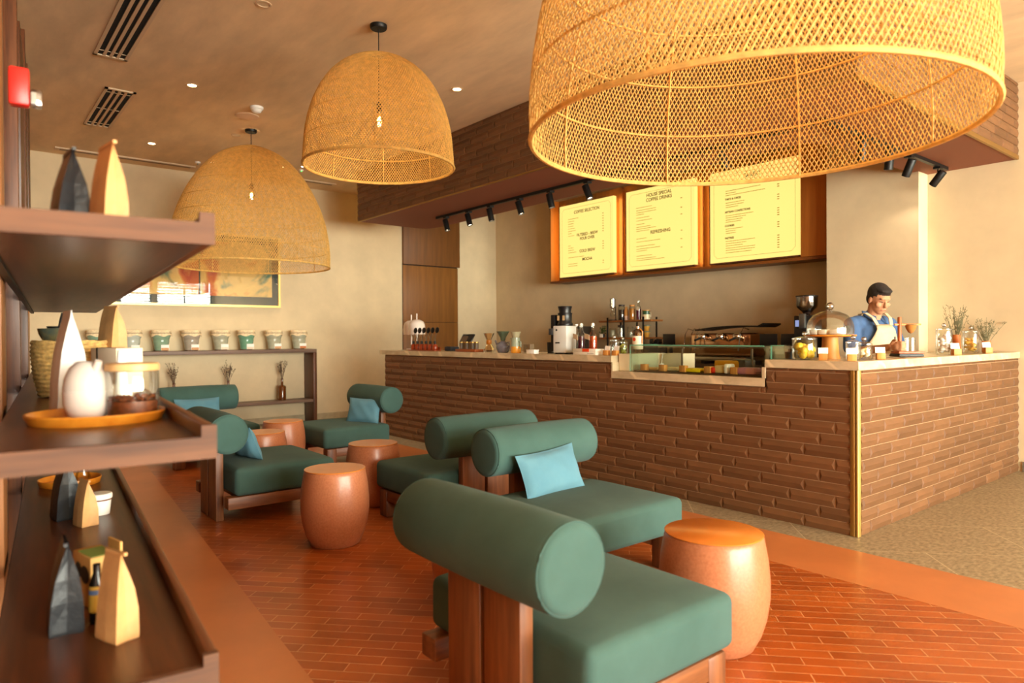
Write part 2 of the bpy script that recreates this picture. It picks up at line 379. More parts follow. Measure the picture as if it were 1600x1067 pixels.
def marble():
    m = mat('beige_marble', (178, 160, 128), .25, c2=(212, 196, 164), scale=5, detail=9, stretch=(1, 1, 2))
    nt = m.node_tree; N = nt.nodes; L = nt.links; b = N['Principled BSDF']
    w = N.new('ShaderNodeTexWave'); w.inputs['Scale'].default_value = 1.3; w.inputs['Distortion'].default_value = 9; w.inputs['Detail'].default_value = 4; w.bands_direction = 'DIAGONAL'
    tc = N.new('ShaderNodeTexCoord'); L.new(tc.outputs['Object'], w.inputs[0])
    cr = N.new('ShaderNodeValToRGB'); cr.color_ramp.elements[0].position = .95; cr.color_ramp.elements[1].position = 1.0; L.new(w.outputs['Fac'], cr.inputs[0])
    mx = N.new('ShaderNodeMix'); mx.data_type = 'RGBA'; mx.inputs[7].default_value = lin((226, 206, 168)); old = b.inputs['Base Color'].links[0].from_socket
    L.new(cr.outputs[0], mx.inputs[0]); L.new(old, mx.inputs[6]); L.new(mx.outputs[2], b.inputs['Base Color'])
    return m
MARB = marble(); CT = 1.083
bm = bmesh.new()
bx(bm, -8.0, HX0, CFY - .016, CFY + .62, 1.03, CT); bx(bm, HX1, CRX + .016, CFY - .016, CFY + .62, 1.03, CT); bx(bm, -2.46, CRX + .016, CFY + .62, 7.495, 1.03, CT)
bx(bm, HX0, HX1, CFY - .016, CFY + .62, HZ + .004, HZ + .062)
bx(bm, HX1 - .022, HX1, CFY - .0165, CFY + .04, HZ + .004, 1.03)
bx(bm, HX0 - .0, HX0 + .014, CFY - .0155, CFY + .62, HZ + .06, 1.03)
new_obj('worktop', bm, MARB, cn)
# ------------------------------------------------------------------ lounge chairs
def fabric(name, c, c2):
    m = mat(name, c, .9, c2=c2, scale=2.6, detail=6, spec=.12, sheen=.06)
    nt = m.node_tree; N = nt.nodes; L = nt.links; b = N['Principled BSDF']
    tc = N.new('ShaderNodeTexCoord'); ws = []
    for d in ('X', 'Y', 'Z'):
        w_ = N.new('ShaderNodeTexWave'); w_.bands_direction = d; w_.inputs['Scale'].default_value = 130; w_.inputs['Distortion'].default_value = 1.5; L.new(tc.outputs['Object'], w_.inputs[0]); ws.append(w_)
    a = N.new('ShaderNodeMath'); L.new(ws[0].outputs['Fac'], a.inputs[0]); L.new(ws[1].outputs['Fac'], a.inputs[1])
    a2 = N.new('ShaderNodeMath'); L.new(a.outputs[0], a2.inputs[0]); L.new(ws[2].outputs['Fac'], a2.inputs[1])
    bp = N.new('ShaderNodeBump'); bp.inputs['Strength'].default_value = .25; bp.inputs['Distance'].default_value = .002
    L.new(a2.outputs[0], bp.inputs['Height']); L.new(bp.outputs[0], b.inputs['Normal'])
    return m
GREEN = fabric('green_fabric', (56, 82, 76), (70, 97, 91))
BLUE = fabric('blue_cushion_fabric', (82, 124, 142), (98, 142, 158))
def puffed(name, w_, d_, h_, bev, puff, m, parent, loc):
    bm = bmesh.new(); box(bm, (0, 0, 0), (w_, d_, h_))
    bmesh.ops.bevel(bm, geom=bm.edges[:], offset=bev, segments=4, affect='EDGES', profile=.5)
    big = [e for e in bm.edges if e.calc_length() > .12]
    bmesh.ops.subdivide_edges(bm, edges=big, cuts=9, use_grid_fill=True)
    for v in bm.verts:
        u, t, z = v.co.x / w_ * 2, v.co.y / d_ * 2, v.co.z / h_ * 2
        k = max(0, 1 - u ** 4) * max(0, 1 - t ** 4)
        if z > .5: v.co.z += puff * k
        kk = max(0, 1 - z ** 2) * .35 * puff
        if abs(u) > .8: v.co.x += math.copysign(kk * max(0, 1 - t ** 4), u)
        if abs(t) > .8: v.co.y += math.copysign(kk * max(0, 1 - u ** 4), t)
    return new_obj(name, bm, m, parent, loc=loc, smooth=True)
SW, SD = .81, .735
def make_chair(label, loc, rz):
    # local: +y is the sitting direction, origin on the floor under the bolster axis
    t = thing('lounge_chair', label, 'chair', loc, rz, 'green bolster-backed lounge chairs')
    puffed('seat_cushion', SW, SD - .035, .185, .034, .016, GREEN, t, (0, .035 + (SD - .035) / 2, .288))
    L2, R = .385, .132
    pr = [(0, -L2 - .006), (R - .03, -L2 - .002)] + [(R - .03 + .03 * math.sin(a), -L2 + .03 - .03 * math.cos(a) - .002) for a in (PI / 8, PI / 4, 3 * PI / 8, PI / 2)]
    pr += [(R + .003, -L2 / 2), (R + .004, 0), (R + .003, L2 / 2)] + [(r, -z) for r, z in reversed(pr[:6])]
    bo = latheo('back_bolster', pr, GREEN, t, seg=40, axis='x', loc=(0, 0, .612))
    for s in (-1, 1):
        tubeo('piping', [(s * (L2 - .012), (R - .004) * math.cos(2 * PI * i / 36), (R - .004) * math.sin(2 * PI * i / 36)) for i in range(36)], .0028, GREEN, bo, 5, True)
    for s in (-1, 1):
        boxo('back_post', s * .099 - .089, s * .099 + .089, -.030, .022, 0, .57, CWOOD, t, .006)
    for s in (-1, 1):
        x = s * (SW / 2 - .062)
        boxo('side_beam', x - .045, x + .045, -.01, SD - .10, .112, .192, CWOODY, t, .006)
        boxo('front_leg', x - .05, x + .05, SD - .135, SD - .035, 0, .192, CWOOD, t, .012)
    boxo('cross_rail', -SW / 2 + .06, SW / 2 - .06, .12, .16, .13, .19, CWOODY, t, .004)
    return t
def place(c, loc, rz, label):
    n = copy_tree(c); n.location = loc; n.rotation_euler = (0, 0, rz); n['label'] = label; return n
chA = make_chair('green lounge chair nearest the camera, its bolster back turned to the viewer', (-1.72, 1.30, 0.004), 0)
CH = [((-3.00, 2.62), -PI / 2, 'green lounge chair with a light blue pillow, facing the large orange stool'),
      ((-3.62, 2.70), PI / 2, 'green lounge chair without pillow, back to back with the light blue pillow chair'),
      ((-5.06, 1.40), 0, 'green lounge chair at left, its bolster end right beside the shelf corner'),
      ((-6.50, 3.42), PI, 'green lounge chair in front of the far end of the tiled counter'),
      ((-7.72, 2.0), -PI / 2, 'farthest green lounge chair, in front of the long console table on the left wall')]
for (x, y), rz, lb in CH: place(chA, (x, y, .004), rz, lb)
def pillow(loc, rot, label, w_=.40, h_=.25, th=.115):
    n, m_ = 18, 12; bm = bmesh.new(); G = []
    for sgn in (1, -1):
        g = []
        for i in range(n + 1):
            row = []
            for j in range(m_ + 1):
                u, v = i / n * 2 - 1, j / m_ * 2 - 1
                e = max(0, (1 - u ** 2)) ** .45 * max(0, (1 - v ** 2)) ** .45
                x = u * w_ / 2 * (1 - .06 * (1 - v * v) * abs(u)); y = v * h_ / 2 * (1 - .09 * (1 - u * u) * abs(v))
                z = sgn * th / 2 * e + .004 * math.sin(9 * u + 5 * v) * e
                row.append(bm.verts.new((x, y, z)))
            g.append(row)
        for i in range(n):
            for j in range(m_):
                q = (g[i][j], g[i + 1][j], g[i + 1][j + 1], g[i][j + 1]); bm.faces.new(q if sgn > 0 else q[::-1])
    bmesh.ops.remove_doubles(bm, verts=bm.verts[:], dist=.0006)
    o = new_obj('throw_pillow', bm, BLUE, loc=loc, rot=rot, smooth=True)
    sm = []
    for (u, v) in [(i / 20 * 2 - 1, -1) for i in range(20)] + [(1, i / 14 * 2 - 1) for i in range(14)] + [(1 - i / 20 * 2, 1) for i in range(20)] + [(-1, 1 - i / 14 * 2) for i in range(14)]:
        sm.append((u * w_ / 2 * (1 - .06 * (1 - v * v) * abs(u)), v * h_ / 2 * (1 - .09 * (1 - u * u) * abs(v)), 0))
    tubeo('seam', sm, .0025, BLUE, o, 5, True)
    return tag(o, label, 'pillow', 'blue throw pillows')
D = math.radians
# chair B faces +X; its pillow leans on the bolster
pillow((-2.80, 2.55, .505), (D(70), D(-3), D(90 + 4)), 'light blue pillow leaning on the bolster of the middle chair near the counter', .45, .25)
pillow((-5.02, 1.60, .51), (D(68), 0, D(180 + 8)), 'blue pillow half hidden behind the bolster end of the left chair', .40, .26)
pillow((-6.34, 3.22, .51), (D(72), D(0), D(30)), 'blue pillow on the chair in front of the far end of the counter', .38, .26)
pillow((-7.52, 1.95, .51), (D(68), 0, D(90)), 'blue pillow on the farthest chair by the console table', .44, .26)
# ------------------------------------------------------------------ barrel stools
TERRA = mat('glazed_terracotta', (166, 100, 66), .36, c2=(182, 116, 80), scale=90, detail=2, coat=.12)
def stool(loc, label, s=1.0):
    pr = [(0, 0), (.138, 0), (.146, .006), (.172, .06), (.192, .13), (.203, .21), (.203, .28), (.196, .36), (.184, .43), (.1805, .445), (.176, .45), (0, .4505)]
    bm = bmesh.new(); lathe(bm, [(r * s, z) for r, z in pr], 48, cap=False)
    o = new_obj('barrel_stool', bm, TERRA, loc=loc, smooth=True)
    latheo('top', [(.181 * s, .4502), (.1815 * s, .4535), (.179 * s, .4555), (0, .4555)], mat('terracotta_top', (206, 122, 48), .22, var=.06, scale=3), o, 48)
    return tag(o, label, 'stool', 'terracotta barrel stools')
stool((-1.64, 2.38, .004), 'large orange barrel stool on the right, in front of the counter corner', 1.07)
stool((-3.91, 1.79, .004), 'terracotta barrel stool in the middle, just right of the left chair')
stool((-4.66, 2.44, .004), 'terracotta barrel stool behind the central one, between the facing chairs')
stool((-6.47, 2.44, .004), 'terracotta barrel stool between the farthest chair and the chair by the counter end')
stool((-5.83, 2.02, .004), 'terracotta barrel stool just visible behind the pillow of the left chair')
stool((-2.56, 1.86, .004), 'terracotta barrel stool almost hidden behind the nearest bolster')
# ------------------------------------------------------------------ woven pendant lamps
import numpy as np
CANE = mat('woven_cane', (232, 192, 110), .55, var=.12, scale=30)
def cane_nodes():
    nt = CANE.node_tree; N = nt.nodes; L = nt.links; b = N['Principled BSDF']; out = N['Material Output']
    tl = N.new('ShaderNodeBsdfTranslucent'); L.new(b.inputs['Base Color'].links[0].from_socket, tl.inputs[0])
    mx = N.new('ShaderNodeMixShader'); mx.inputs[0].default_value = .3; L.new(b.outputs[0], mx.inputs[1]); L.new(tl.outputs[0], mx.inputs[2]); L.new(mx.outputs[0], out.inputs[0])
cane_nodes()
PROF1 = [(0.0, 1.0), (.13, 1.0), (.20, .998), (.385, .965), (.505, .93), (.637, .865), (.745, .775), (.86, .60), (.94, .40), (.985, .2), (1.0, 0)]
PROF1 = [(.10, 1.0), (.20, .985), (.385, .93), (.52, .86), (.66, .755), (.78, .63), (.88, .49), (.945, .36), (.985, .21), (1.0, .10), (.995, 0)]
PROF2 = [(.10, 1.0), (.18, .995), (.36, .955), (.52, .89), (.66, .80), (.78, .68), (.87, .55), (.93, .42), (.965, .30), (.985, .15), (1.0, 0)]
def prof_pts(prof, R, Hh, n):
    P = np.array([(r * R, z * Hh) for r, z in prof][::-1]); d = np.r_[0, np.cumsum(np.hypot(*np.diff(P, axis=0).T))]
    t = np.linspace(0, d[-1], n); r = np.interp(t, d, P[:, 0]); z = np.interp(t, d, P[:, 1])
    k = np.array([1, 2, 3, 2, 1.]) / 9   # ease the corners
    for _ in range(3):
        rp = np.pad(r, 2, mode='reflect', reflect_type='odd'); zp = np.pad(z, 2, mode='reflect', reflect_type='odd')
        r = np.convolve(rp, k, 'valid'); z = np.convolve(zp, k, 'valid')
    return r, z, t
def weave_mesh(name, prof, R, Hh, cells, aspect, w, n=90, thick=.0016):
    r, z, s = prof_pts(prof, R, Hh, n)
    dr = np.gradient(r, s); dz = np.gradient(z, s)
    pitch = 2 * PI * R / cells          # cell width at the rim
    vs, fs = [], []; base = 0
    for sgn in (1, -1):
        th = sgn * s / (pitch * aspect) * (2 * PI / cells)
        off = .0011 * sgn
        for c in range(cells):
            a = th + 2 * PI * (c + .25 * sgn) / cells
            ca, sa = np.cos(a), np.sin(a)
            wob = off + .0012 * np.sin(s / pitch * PI * 2 + c * PI)
            nr, nz_ = dz, -dr
            px, py, pz = (r + nr * wob) * ca, (r + nr * wob) * sa, z + nz_ * wob
            hw = w / 2 * np.sqrt(1 + (r / R / aspect) ** 2) * np.clip(r / R * 1.9, .35, 1)
            tx, ty = -sa * hw, ca * hw
            nx, ny, nzz = nr * ca * thick, nr * sa * thick, nz_ * thick
            A = np.stack([px - tx, py - ty, pz], 1); B = np.stack([px + nx, py + ny, pz + nzz], 1); Cc = np.stack([px + tx, py + ty, pz], 1)
            Dd = np.stack([px - nx, py - ny, pz - nzz], 1)
            vs.append(np.stack([A, B, Cc, Dd], 1).reshape(-1, 3))
            i = base + np.arange(n - 1) * 4
            for k in range(4):
                k2 = (k + 1) % 4; fs.append(np.stack([i + k, i + k2, i + 4 + k2, i + 4 + k], 1))
            base += n * 4
    V = np.concatenate(vs).astype(np.float32); F = np.concatenate(fs).astype(np.int32)
    me = bpy.data.meshes.new(name); me.vertices.add(len(V)); me.vertices.foreach_set('co', V.ravel())
    me.loops.add(F.size); me.loops.foreach_set('vertex_index', F.ravel()); me.polygons.add(len(F))
    me.polygons.foreach_set('loop_start', np.arange(0, F.size, 4, dtype=np.int32)); me.polygons.foreach_set('use_smooth', np.ones(len(F), dtype=bool))
    me.update(); me.validate(); me.materials.append(CANE); return me, (r, z, s)
BULB = mat('glowing_bulb', (255, 220, 150), .3, emit=(255, 206, 120), es=30)
BGL = glass('bulb_glass', (255, 240, 210))
def pendant(label, x, y, zr, R, Hh, prof, cells, aspect, w, bulb_z, rings, power):
    t = thing('pendant_lamp', label, 'lamp', (x, y, zr), 0, 'woven cane dome pendants')
    me, (r, z, s) = weave_mesh('shade', prof, R, Hh, cells, aspect, w)
    sh = bpy.data.objects.new('shade', me); COL.objects.link(sh); sh.parent = t
    def ring(rr, zz, th, nm='hoop', n=72):
        tubeo(nm, [(rr * math.cos(2 * PI * i / n), rr * math.sin(2 * PI * i / n), zz) for i in range(n)], th, CANE, sh, 6, True)
    ring(R * prof[-1][0], 0.0, .010, 'rim'); ring(R * prof[0][0], Hh, .008, 'rim')
    for k in range(1, rings):
        sk = s[-1] * k / rings; ring(float(np.interp(sk, s, r)) - .006, float(np.interp(sk, s, z)), .0045)
    for k in range(8):
        a = 2 * PI * (k + .3) / 8; tubeo('rib', [((r[i] - .009) * math.cos(a), (r[i] - .009) * math.sin(a), z[i]) for i in range(0, len(r), 6)], .0045, CANE, sh, 5)
    top = H - zr
    latheo('canopy', [(.062, top - .001), (.062, top - .02), (.055, top - .03), (0, top - .031)], BLACK, t, 24)
    tubeo('cord', [(0, 0, top - .03), (0, 0, bulb_z + .12)], .004, BLACK, t, 6)
    bm = bmesh.new()
    for k in range(4):
        a = PI / 4 + k * PI / 2; tube(bm, [(0, 0, Hh + .004), (R * prof[0][0] * math.cos(a), R * prof[0][0] * math.sin(a), Hh + .004)], .004, 5)
    new_obj('spider', bm, BLACK, t)
    latheo('socket', [(.012, bulb_z + .13), (.018, bulb_z + .12), (.02, bulb_z + .06), (.014, bulb_z + .055)], BLACK, t, 12)
    bu = latheo('bulb', [(.014, bulb_z + .056), (.018, bulb_z + .04), (.034, bulb_z), (.03, bulb_z - .03), (.014, bulb_z - .045), (0, bulb_z - .047)], BGL, t, 16, cap=False)
    latheo('filament', [(0, bulb_z + .03), (.012, bulb_z + .02), (.016, bulb_z), (.012, bulb_z - .02), (0, bulb_z - .028)], BULB, bu, 10)
    l = bpy.data.lights.new('bulb_light', 'POINT'); l.energy = power; l.color = (1, .72, .38); l.shadow_soft_size = .05
    o = bpy.data.objects.new('bulb_light', l); COL.objects.link(o); o.parent = t; o.location = (0, 0, bulb_z - .09)
    return t
pendant('huge woven cane pendant lamp cut by the top edge of the photo, nearest the camera', -1.44, 2.28, 1.985, .79, 1.30, PROF1, 240, 1.75, .0056, .78, 7, 12)
pendant('smaller woven cane dome pendant hanging in the middle of the ceiling', -4.49, 2.42, 2.49, .54, .80, PROF2, 170, 1.4, .0058, .34, 6, 8)
pendant('tall woven cane dome pendant at left, in front of the painting wall', -7.61, 2.54, 2.03, .825, 1.30, PROF1, 220, 1.6, .0062, .78, 9, 12)
# ------------------------------------------------------------------ ceiling fittings
VW = mat('vent_frame', (206, 180, 148), .5)
def vent(x0, x1, y0, y1, label):
    t = thing('ceiling_vent', label, 'vent', ((x0 + x1) / 2, (y0 + y1) / 2, H), 0, 'slotted ceiling vents'); hx, hy = (x1 - x0) / 2, (y1 - y0) / 2
    bm = bmesh.new()
    bx(bm, -hx, hx, -hy, -hy + .025, -.012, 0); bx(bm, -hx, hx, hy - .025, hy, -.012, 0); bx(bm, -hx, -hx + .03, -hy, hy, -.012, 0); bx(bm, hx - .03, hx, -hy, hy, -.012, 0)
    new_obj('frame', bm, VW, t)
    boxo('backing', -hx + .01, hx - .01, -hy + .01, hy - .01, -.003, -.001, mat('duct_black', (14, 12, 10), .9), t)
    n = 4; g = (2 * hy - .05) / n
    for k in range(1, n): boxo('slat', -hx + .02, hx - .02, -hy + .025 + k * g - .011, -hy + .025 + k * g + .011, -.011, -.002, VW, t)
    bm = bmesh.new()
    for xx in (-hx + .12, 0, hx - .12): bx(bm, xx - .004, xx + .004, -hy + .02, hy - .02, -.007, -.003)
    new_obj('stiffener', bm, VW, t)
    return t
vent(-6.33, -3.6, .88, 1.12, 'long slotted ceiling vent at the top left edge of the photo')
vent(-8.45, -7.1, 1.08, 1.33, 'short slotted ceiling vent farther down the ceiling')
t = thing('linear_diffuser', 'long thin air diffuser where ceiling meets the painting wall', 'vent', (-9.72, 1.7, H))
boxo('frame', -.06, .06, -.75, .8, -.016, 0, VW, t); boxo('slot', -.02, .02, -.70, .75, -.018, -.012, mat('slot_grey', (120, 100, 80), .8), t)
t = thing('linear_diffuser', 'short thin air diffuser near the ceiling corner by the bulkhead', 'vent', (-9.55, 4.05, H))
boxo('frame', -.06, .06, -.35, .35, -.016, 0, VW, t); boxo('slot', -.02, .02, -.31, .31, -.018, -.012, mat('slot_grey', (120, 100, 80), .8), t)
DLE = mat('downlight_glow', (255, 240, 215), .3, emit=(255, 226, 180), es=14)
def downlight(p, label, on=True):
    t = thing('downlight', label, 'light', (p.x, p.y, H), 0, 'small recessed ceiling downlights')
    bm = bmesh.new(); lathe(bm, [(.052, -.001), (.052, -.005), (.040, -.006), (.036, -.001)], 20, cap=False); new_obj('ring', bm, VW, t, smooth=True)
    latheo('lens', [(.037, -.0015), (0, -.003)], DLE if on else mat('lens_off', (200, 180, 150), .3), t, 16)
    if on:
        l = bpy.data.lights.new('downlight_beam', 'SPOT'); l.energy = 22; l.color = (1, .82, .6); l.spot_size = D(75); l.spot_blend = .6; l.shadow_soft_size = .04
        o = bpy.data.objects.new('downlight_beam', l); COL.objects.link(o); o.parent = t; o.location = (0, 0, -.02)
downlight(onZ(300, 133, H), 'lit downlight between the long vent and the left lamp')
downlight(onZ(237, 224, H), 'lit downlight beyond the short vent, near the painting wall')
downlight(onZ(412, 6, H), 'unlit downlight at the very top edge of the ceiling', False)
downlight(onZ(369, 211, H), 'unlit downlight just left of the left lamp canopy', False)
downlight(onZ(596, 190, H), 'lit downlight seen through the middle cane shade')
downlight(onZ(475, 260, H), 'lit downlight at the left lower corner of the middle cane shade')
for (x, y) in [(-5.2, 3.6), (-9.0, 3.4), (-9.3, 2.6)]: downlight(Vector((x, y, 0)), 'extra lit downlight added to brighten the room')  # extra downlights, added for more light from the ceiling
p = onZ(386, 181, H); t = thing('ceiling_speaker', 'flat round pink-beige ceiling speaker behind the smoke detector', 'speaker', (p.x, p.y, H))
latheo('grille', [(.115, -.001), (.113, -.008), (.10, -.010), (0, -.010)], mat('speaker_grille', (226, 196, 168), .6, bump=.3, bscale=300), t, 32)
p = onZ(401, 167, H); t = thing('smoke_detector', 'white dome smoke detector beside the round ceiling speaker', 'detector', (p.x, p.y, H))
latheo('base', [(.062, -.001), (.062, -.022), (.055, -.03)], WHITE, t, 24); latheo('sensor', [(.05, -.03), (.042, -.05), (.03, -.06), (0, -.062)], WHITE, t, 24)
p = onZ(309, 253, H); t = thing('sprinkler', 'small white ceiling sprinkler left of the left lamp', 'sprinkler', (p.x, p.y, H)); latheo('cap', [(.035, -.001), (.032, -.02), (0, -.022)], WHITE, t, 16); latheo('nozzle', [(.010, -.022), (.012, -.04), (0, -.042)], STEEL, t, 10)
p = onZ(471, 265, H); t = thing('indicator_lamp', 'tiny green indicator lamp on the ceiling between two cane shades', 'light', (p.x, p.y, H)); latheo('body', [(.03, -.001), (.026, -.02), (0, -.022)], WHITE, t, 16); latheo('led', [(.008, -.022), (0, -.028)], mat('green_led', (60, 220, 80), .4, emit=(60, 230, 90), es=3), t, 10)
# ------------------------------------------------------------------ track lights
def track(name, pts, label, heads):
    t = thing(name, label, 'track light', (0, 0, 0))
    bm = bmesh.new()
    for a, b_ in zip(pts, pts[1:]): 
        x0, x1 = sorted((a[0], b_[0])); y0, y1 = sorted((a[1], b_[1])); bx(bm, x0 - .017, x1 + .017, y0 - .017, y1 + .017, SZ - .03, SZ - .0)
    new_obj('rail', bm, BLACK, t)
    for (x, y, ax, ay, on) in heads:
        h = boxo('spot_head', -.03, .03, -.03, .03, -.02, 0, BLACK, t, loc=(x, y, SZ - .03))
        tubeo('stem', [(0, 0, -.01), (0, 0, -.07)], .006, BLACK, h, 8)
        d = Vector((ax, ay, -1)).normalized(); q = d.to_track_quat('-Z', 'Y').to_matrix()
        bm = bmesh.new(); lathe(bm, [(0, .075), (.033, .075), (.035, .072), (.035, -.075), (.031, -.077), (.029, -.06), (0, -.06)], 20)
        bmesh.ops.transform(bm, matrix=Matrix.Translation((0, 0, -.105)) @ q.to_4x4(), verts=bm.verts); new_obj('barrel', bm, BLACK, h, smooth=True)
        bm = bmesh.new(); lathe(bm, [(.027, -.0605), (0, -.0605)], 16, cap=False)
        bmesh.ops.transform(bm, matrix=Matrix.Translation((0, 0, -.105)) @ q.to_4x4(), verts=bm.verts)
        new_obj('lamp', bm, DLE, h)
        l = bpy.data.lights.new('spot_beam', 'SPOT'); l.energy = 5; l.color = (1, .83, .62); l.spot_size = D(60); l.spot_blend = .7; l.shadow_soft_size = .03
        o = bpy.data.objects.new('spot_beam', l); COL.objects.link(o); o.parent = h; o.location = Vector((0, 0, -.105)) + d * .09; o.rotation_euler = d.to_track_quat('-Z', 'Y').to_euler()
def tx(px): # x along the front track seen at pixel column px
    r = ray(px, 300); return r.x / r.y * 4.95
track('track_light', [(-7.62, 4.95), (-2.45, 4.95), (-2.45, 7.3)], 'black ceiling track with spotlights under the bulkhead soffit',
      [(tx(697), 4.95, .25, .1, 1), (tx(732), 4.95, .3, .1, 1), (tx(766), 4.95, .2, .12, 1), (tx(812), 4.95, .3, .12, 1), (tx(860), 4.95, .2, .1, 1), (tx(918), 4.95, .4, .1, 1), (-3.3, 4.95, .2, .4, 1),
       (-2.45, 5.55, -.2, .3, 1), (-2.45, 6.05, -.15, .1, 1), (-2.45, 6.45, -.5, .2, 1), (-2.45, 7.1, -.9, .2, 1)])
# ------------------------------------------------------------------ display shelving on the rear wall (left foreground)
PHI = math.atan(.092); SO = Vector((-1.575, .442, 0))
sux = Vector((math.cos(PHI), -math.sin(PHI), 0)); suy = Vector((math.sin(PHI), math.cos(PHI), 0))
def SH(lx, ly, z=0): return SO + sux * lx + suy * ly + Vector((0, 0, z))
def shp(px, py, z):   # point on a shelf board seen at a pixel
    return onZ(px, py, z)
SL, SD_ = 4.62, .41
su = thing('display_shelving', 'dark walnut display shelving with three lipped shelves along the rear wall', 'shelving', SO, -PHI)
for (zt, zb, nm) in ((1.520, 1.453, 'top'), (1.062, .992, 'mid'), (.567, .497, 'low')):
    bm = bmesh.new()
    bx(bm, -SL, 0, -SD_, -.022, zb, zb + .034)
    o = new_obj('shelf_board', bm, DWOOD, su)
    boxo('front_lip', -SL, -.001, -.022, 0, zb, zt, wood('walnut_lip', (66, 36, 20), (112, 66, 38), .35, 'x'), o, .003)
    bm = bmesh.new(); bx(bm, 0, .018, -SD_, 0.001, zb - .001, zb + .046); bx(bm, 0, .018, -.03, .001, zb + .046, zt + .001)
    new_obj('end_edge', bm, EWOOD, o)
    boxo('led_channel', -SL + .02, -.02, -SD_ - .008, -SD_ + .012, zb - .012, zb - .001, BLACK, o)
# uprights against the wall
for lx, dy, w_ in ((-2.6, .0, .09), (-4.0, 0, .09)):
    boxo('upright', lx - w_ / 2, lx + w_ / 2, -SD_ - .09, -SD_ - .012, 0.005, 3.3, DWOODZ, su, .003)
METAL = mat('grey_channel', (112, 96, 80), .4, .5)
boxo('upright', -1.34, -1.12, -SD_ - .09, -SD_ - .016, .005, 3.3, wood('walnut_post', (132, 82, 44), (172, 112, 64), .5, 'z'), su, .003)
for lx in (-1.6, -3.0): boxo('metal_channel', lx - .1, lx + .1, -SD_ - .085, -SD_ - .03, .005, 3.4, METAL, su)
for lx, h in ((-3.6, 3.1), (-4.45, 3.3), (-5.3, 3.42)):
    boxo('wall_slat', lx - .3, lx + .3, -SD_ - .09, -SD_ - .02, 2.0, h, DWOODZ, su, .003)
boxo('back_panel', -4.75, .3, -SD_ - .115, -SD_ - .092, .005, 3.45, wood('walnut_back', (120, 74, 40), (160, 104, 60), .5, 'z', 2), su)
# fire alarm strobe fixed on the wooden post
fa = thing('fire_alarm', 'red fire alarm with clear strobe lens on the post at the left edge', 'fire alarm', SH(-.80, -.37, 0), -PHI)
fz0 = 1.972
RED = mat('alarm_red', (206, 36, 28), .35)
boxo('body', -.022, .022, -.02, .03, fz0 - .058, fz0 + .05, RED, fa, .008)
boxo('strobe_lens', -.016, .016, .031, .06, fz0 - .055, fz0 - .005, glass('strobe', (240, 240, 240), strength=.3), fa, .006)
boxo('reflector', -.011, .011, .0325, .046, fz0 - .046, fz0 - .014, STEEL, fa)
# ---- coffee bags: gusseted pouch, flat folded top
def bag(label, p, w_, d_, h_, m, rz=0.0, group=None, tin=True, lab=None, twist=0.0):
    n = 10; bm = bmesh.new(); rows = []
    prof = [(0, 1, 1), (.03, 1.02, 1.04), (.35, 1.0, .95), (.6, .97, .72), (.8, .94, .36), (.93, .9, .1), (1, .88, .03)]
    for (t_, fw, fd) in prof:
        hw, hd = w_ / 2 * fw, d_ / 2 * fd; g = hw * .16 * (1 - abs(t_ - .4))
        pts = [(-hw, -hd), (0, -hd * 1.08), (hw, -hd), (hw - g, 0), (hw, hd), (0, hd * 1.08), (-hw, hd), (-hw + g, 0)]
        a = twist * t_
        rows.append([bm.verts.new((x * math.cos(a) - y * math.sin(a) + .012 * t_ * math.sin(5 * t_), x * math.sin(a) + y * math.cos(a), t_ * h_)) for x, y in pts])
    for A, B in zip(rows, rows[1:]):
        for k in range(8): bm.faces.new((A[k], A[(k + 1) % 8], B[(k + 1) % 8], B[k]))
    bm.faces.new(list(reversed(rows[0]))); bm.faces.new(rows[-1])
    o = new_obj('coffee_bag', bm, m, loc=p, rot=(0, 0, rz)); 
    for pl in o.data.polygons: pl.use_smooth = False
    tag(o, label, 'coffee bag', group)
    if tin: boxo('top_fold', -w_ / 2 * .9, w_ / 2 * .9, -.004, .004, h_ * .965, h_ * 1.0, m, o)
    if lab: boxo('label_sticker', -w_ * .28, w_ * .28, d_ * .5, d_ * .5 + .003, h_ * .25, h_ * .5, lab, o)
    return o
BAGB = mat('black_foil', (30, 32, 36), .38, bump=.4, scale=14)
BAGK = mat('kraft_paper', (204, 154, 98), .6, var=.08, bump=.3, scale=12)
BAGW = mat('white_foil', (226, 222, 220), .4, bump=.3, scale=12)
BG = 'coffee bags on the display shelves'
def P3(px, py, z): v = onZ(px, py, z); return Vector((v.x, v.y, z + .0005))
def col_at(px, lx, z):   # point on shelf level whose pixel column is px, at shelf-local x = lx
    r = ray(px, 600); a = SH(lx, 0)
    # solve CAM + t r = SH(lx, ly)
    # 2x2: t*rx - ly*suy.x = a.x ; t*ry - ly*suy.y = a.y
    det = -r.x * suy.y + r.y * suy.x
    ly = (r.x * a.y - r.y * a.x) / det
    q = SH(lx, ly); return Vector((q.x, q.y, z + .0005))
bag('black coffee bag standing on the top shelf', col_at(112, -.36, 1.487), .12, .068, .215, BAGB, D(4), BG)
bag('kraft paper coffee bag with dark peak on the top shelf', col_at(172, -.22, 1.487), .11, .05, .21, BAGK, D(8), BG)
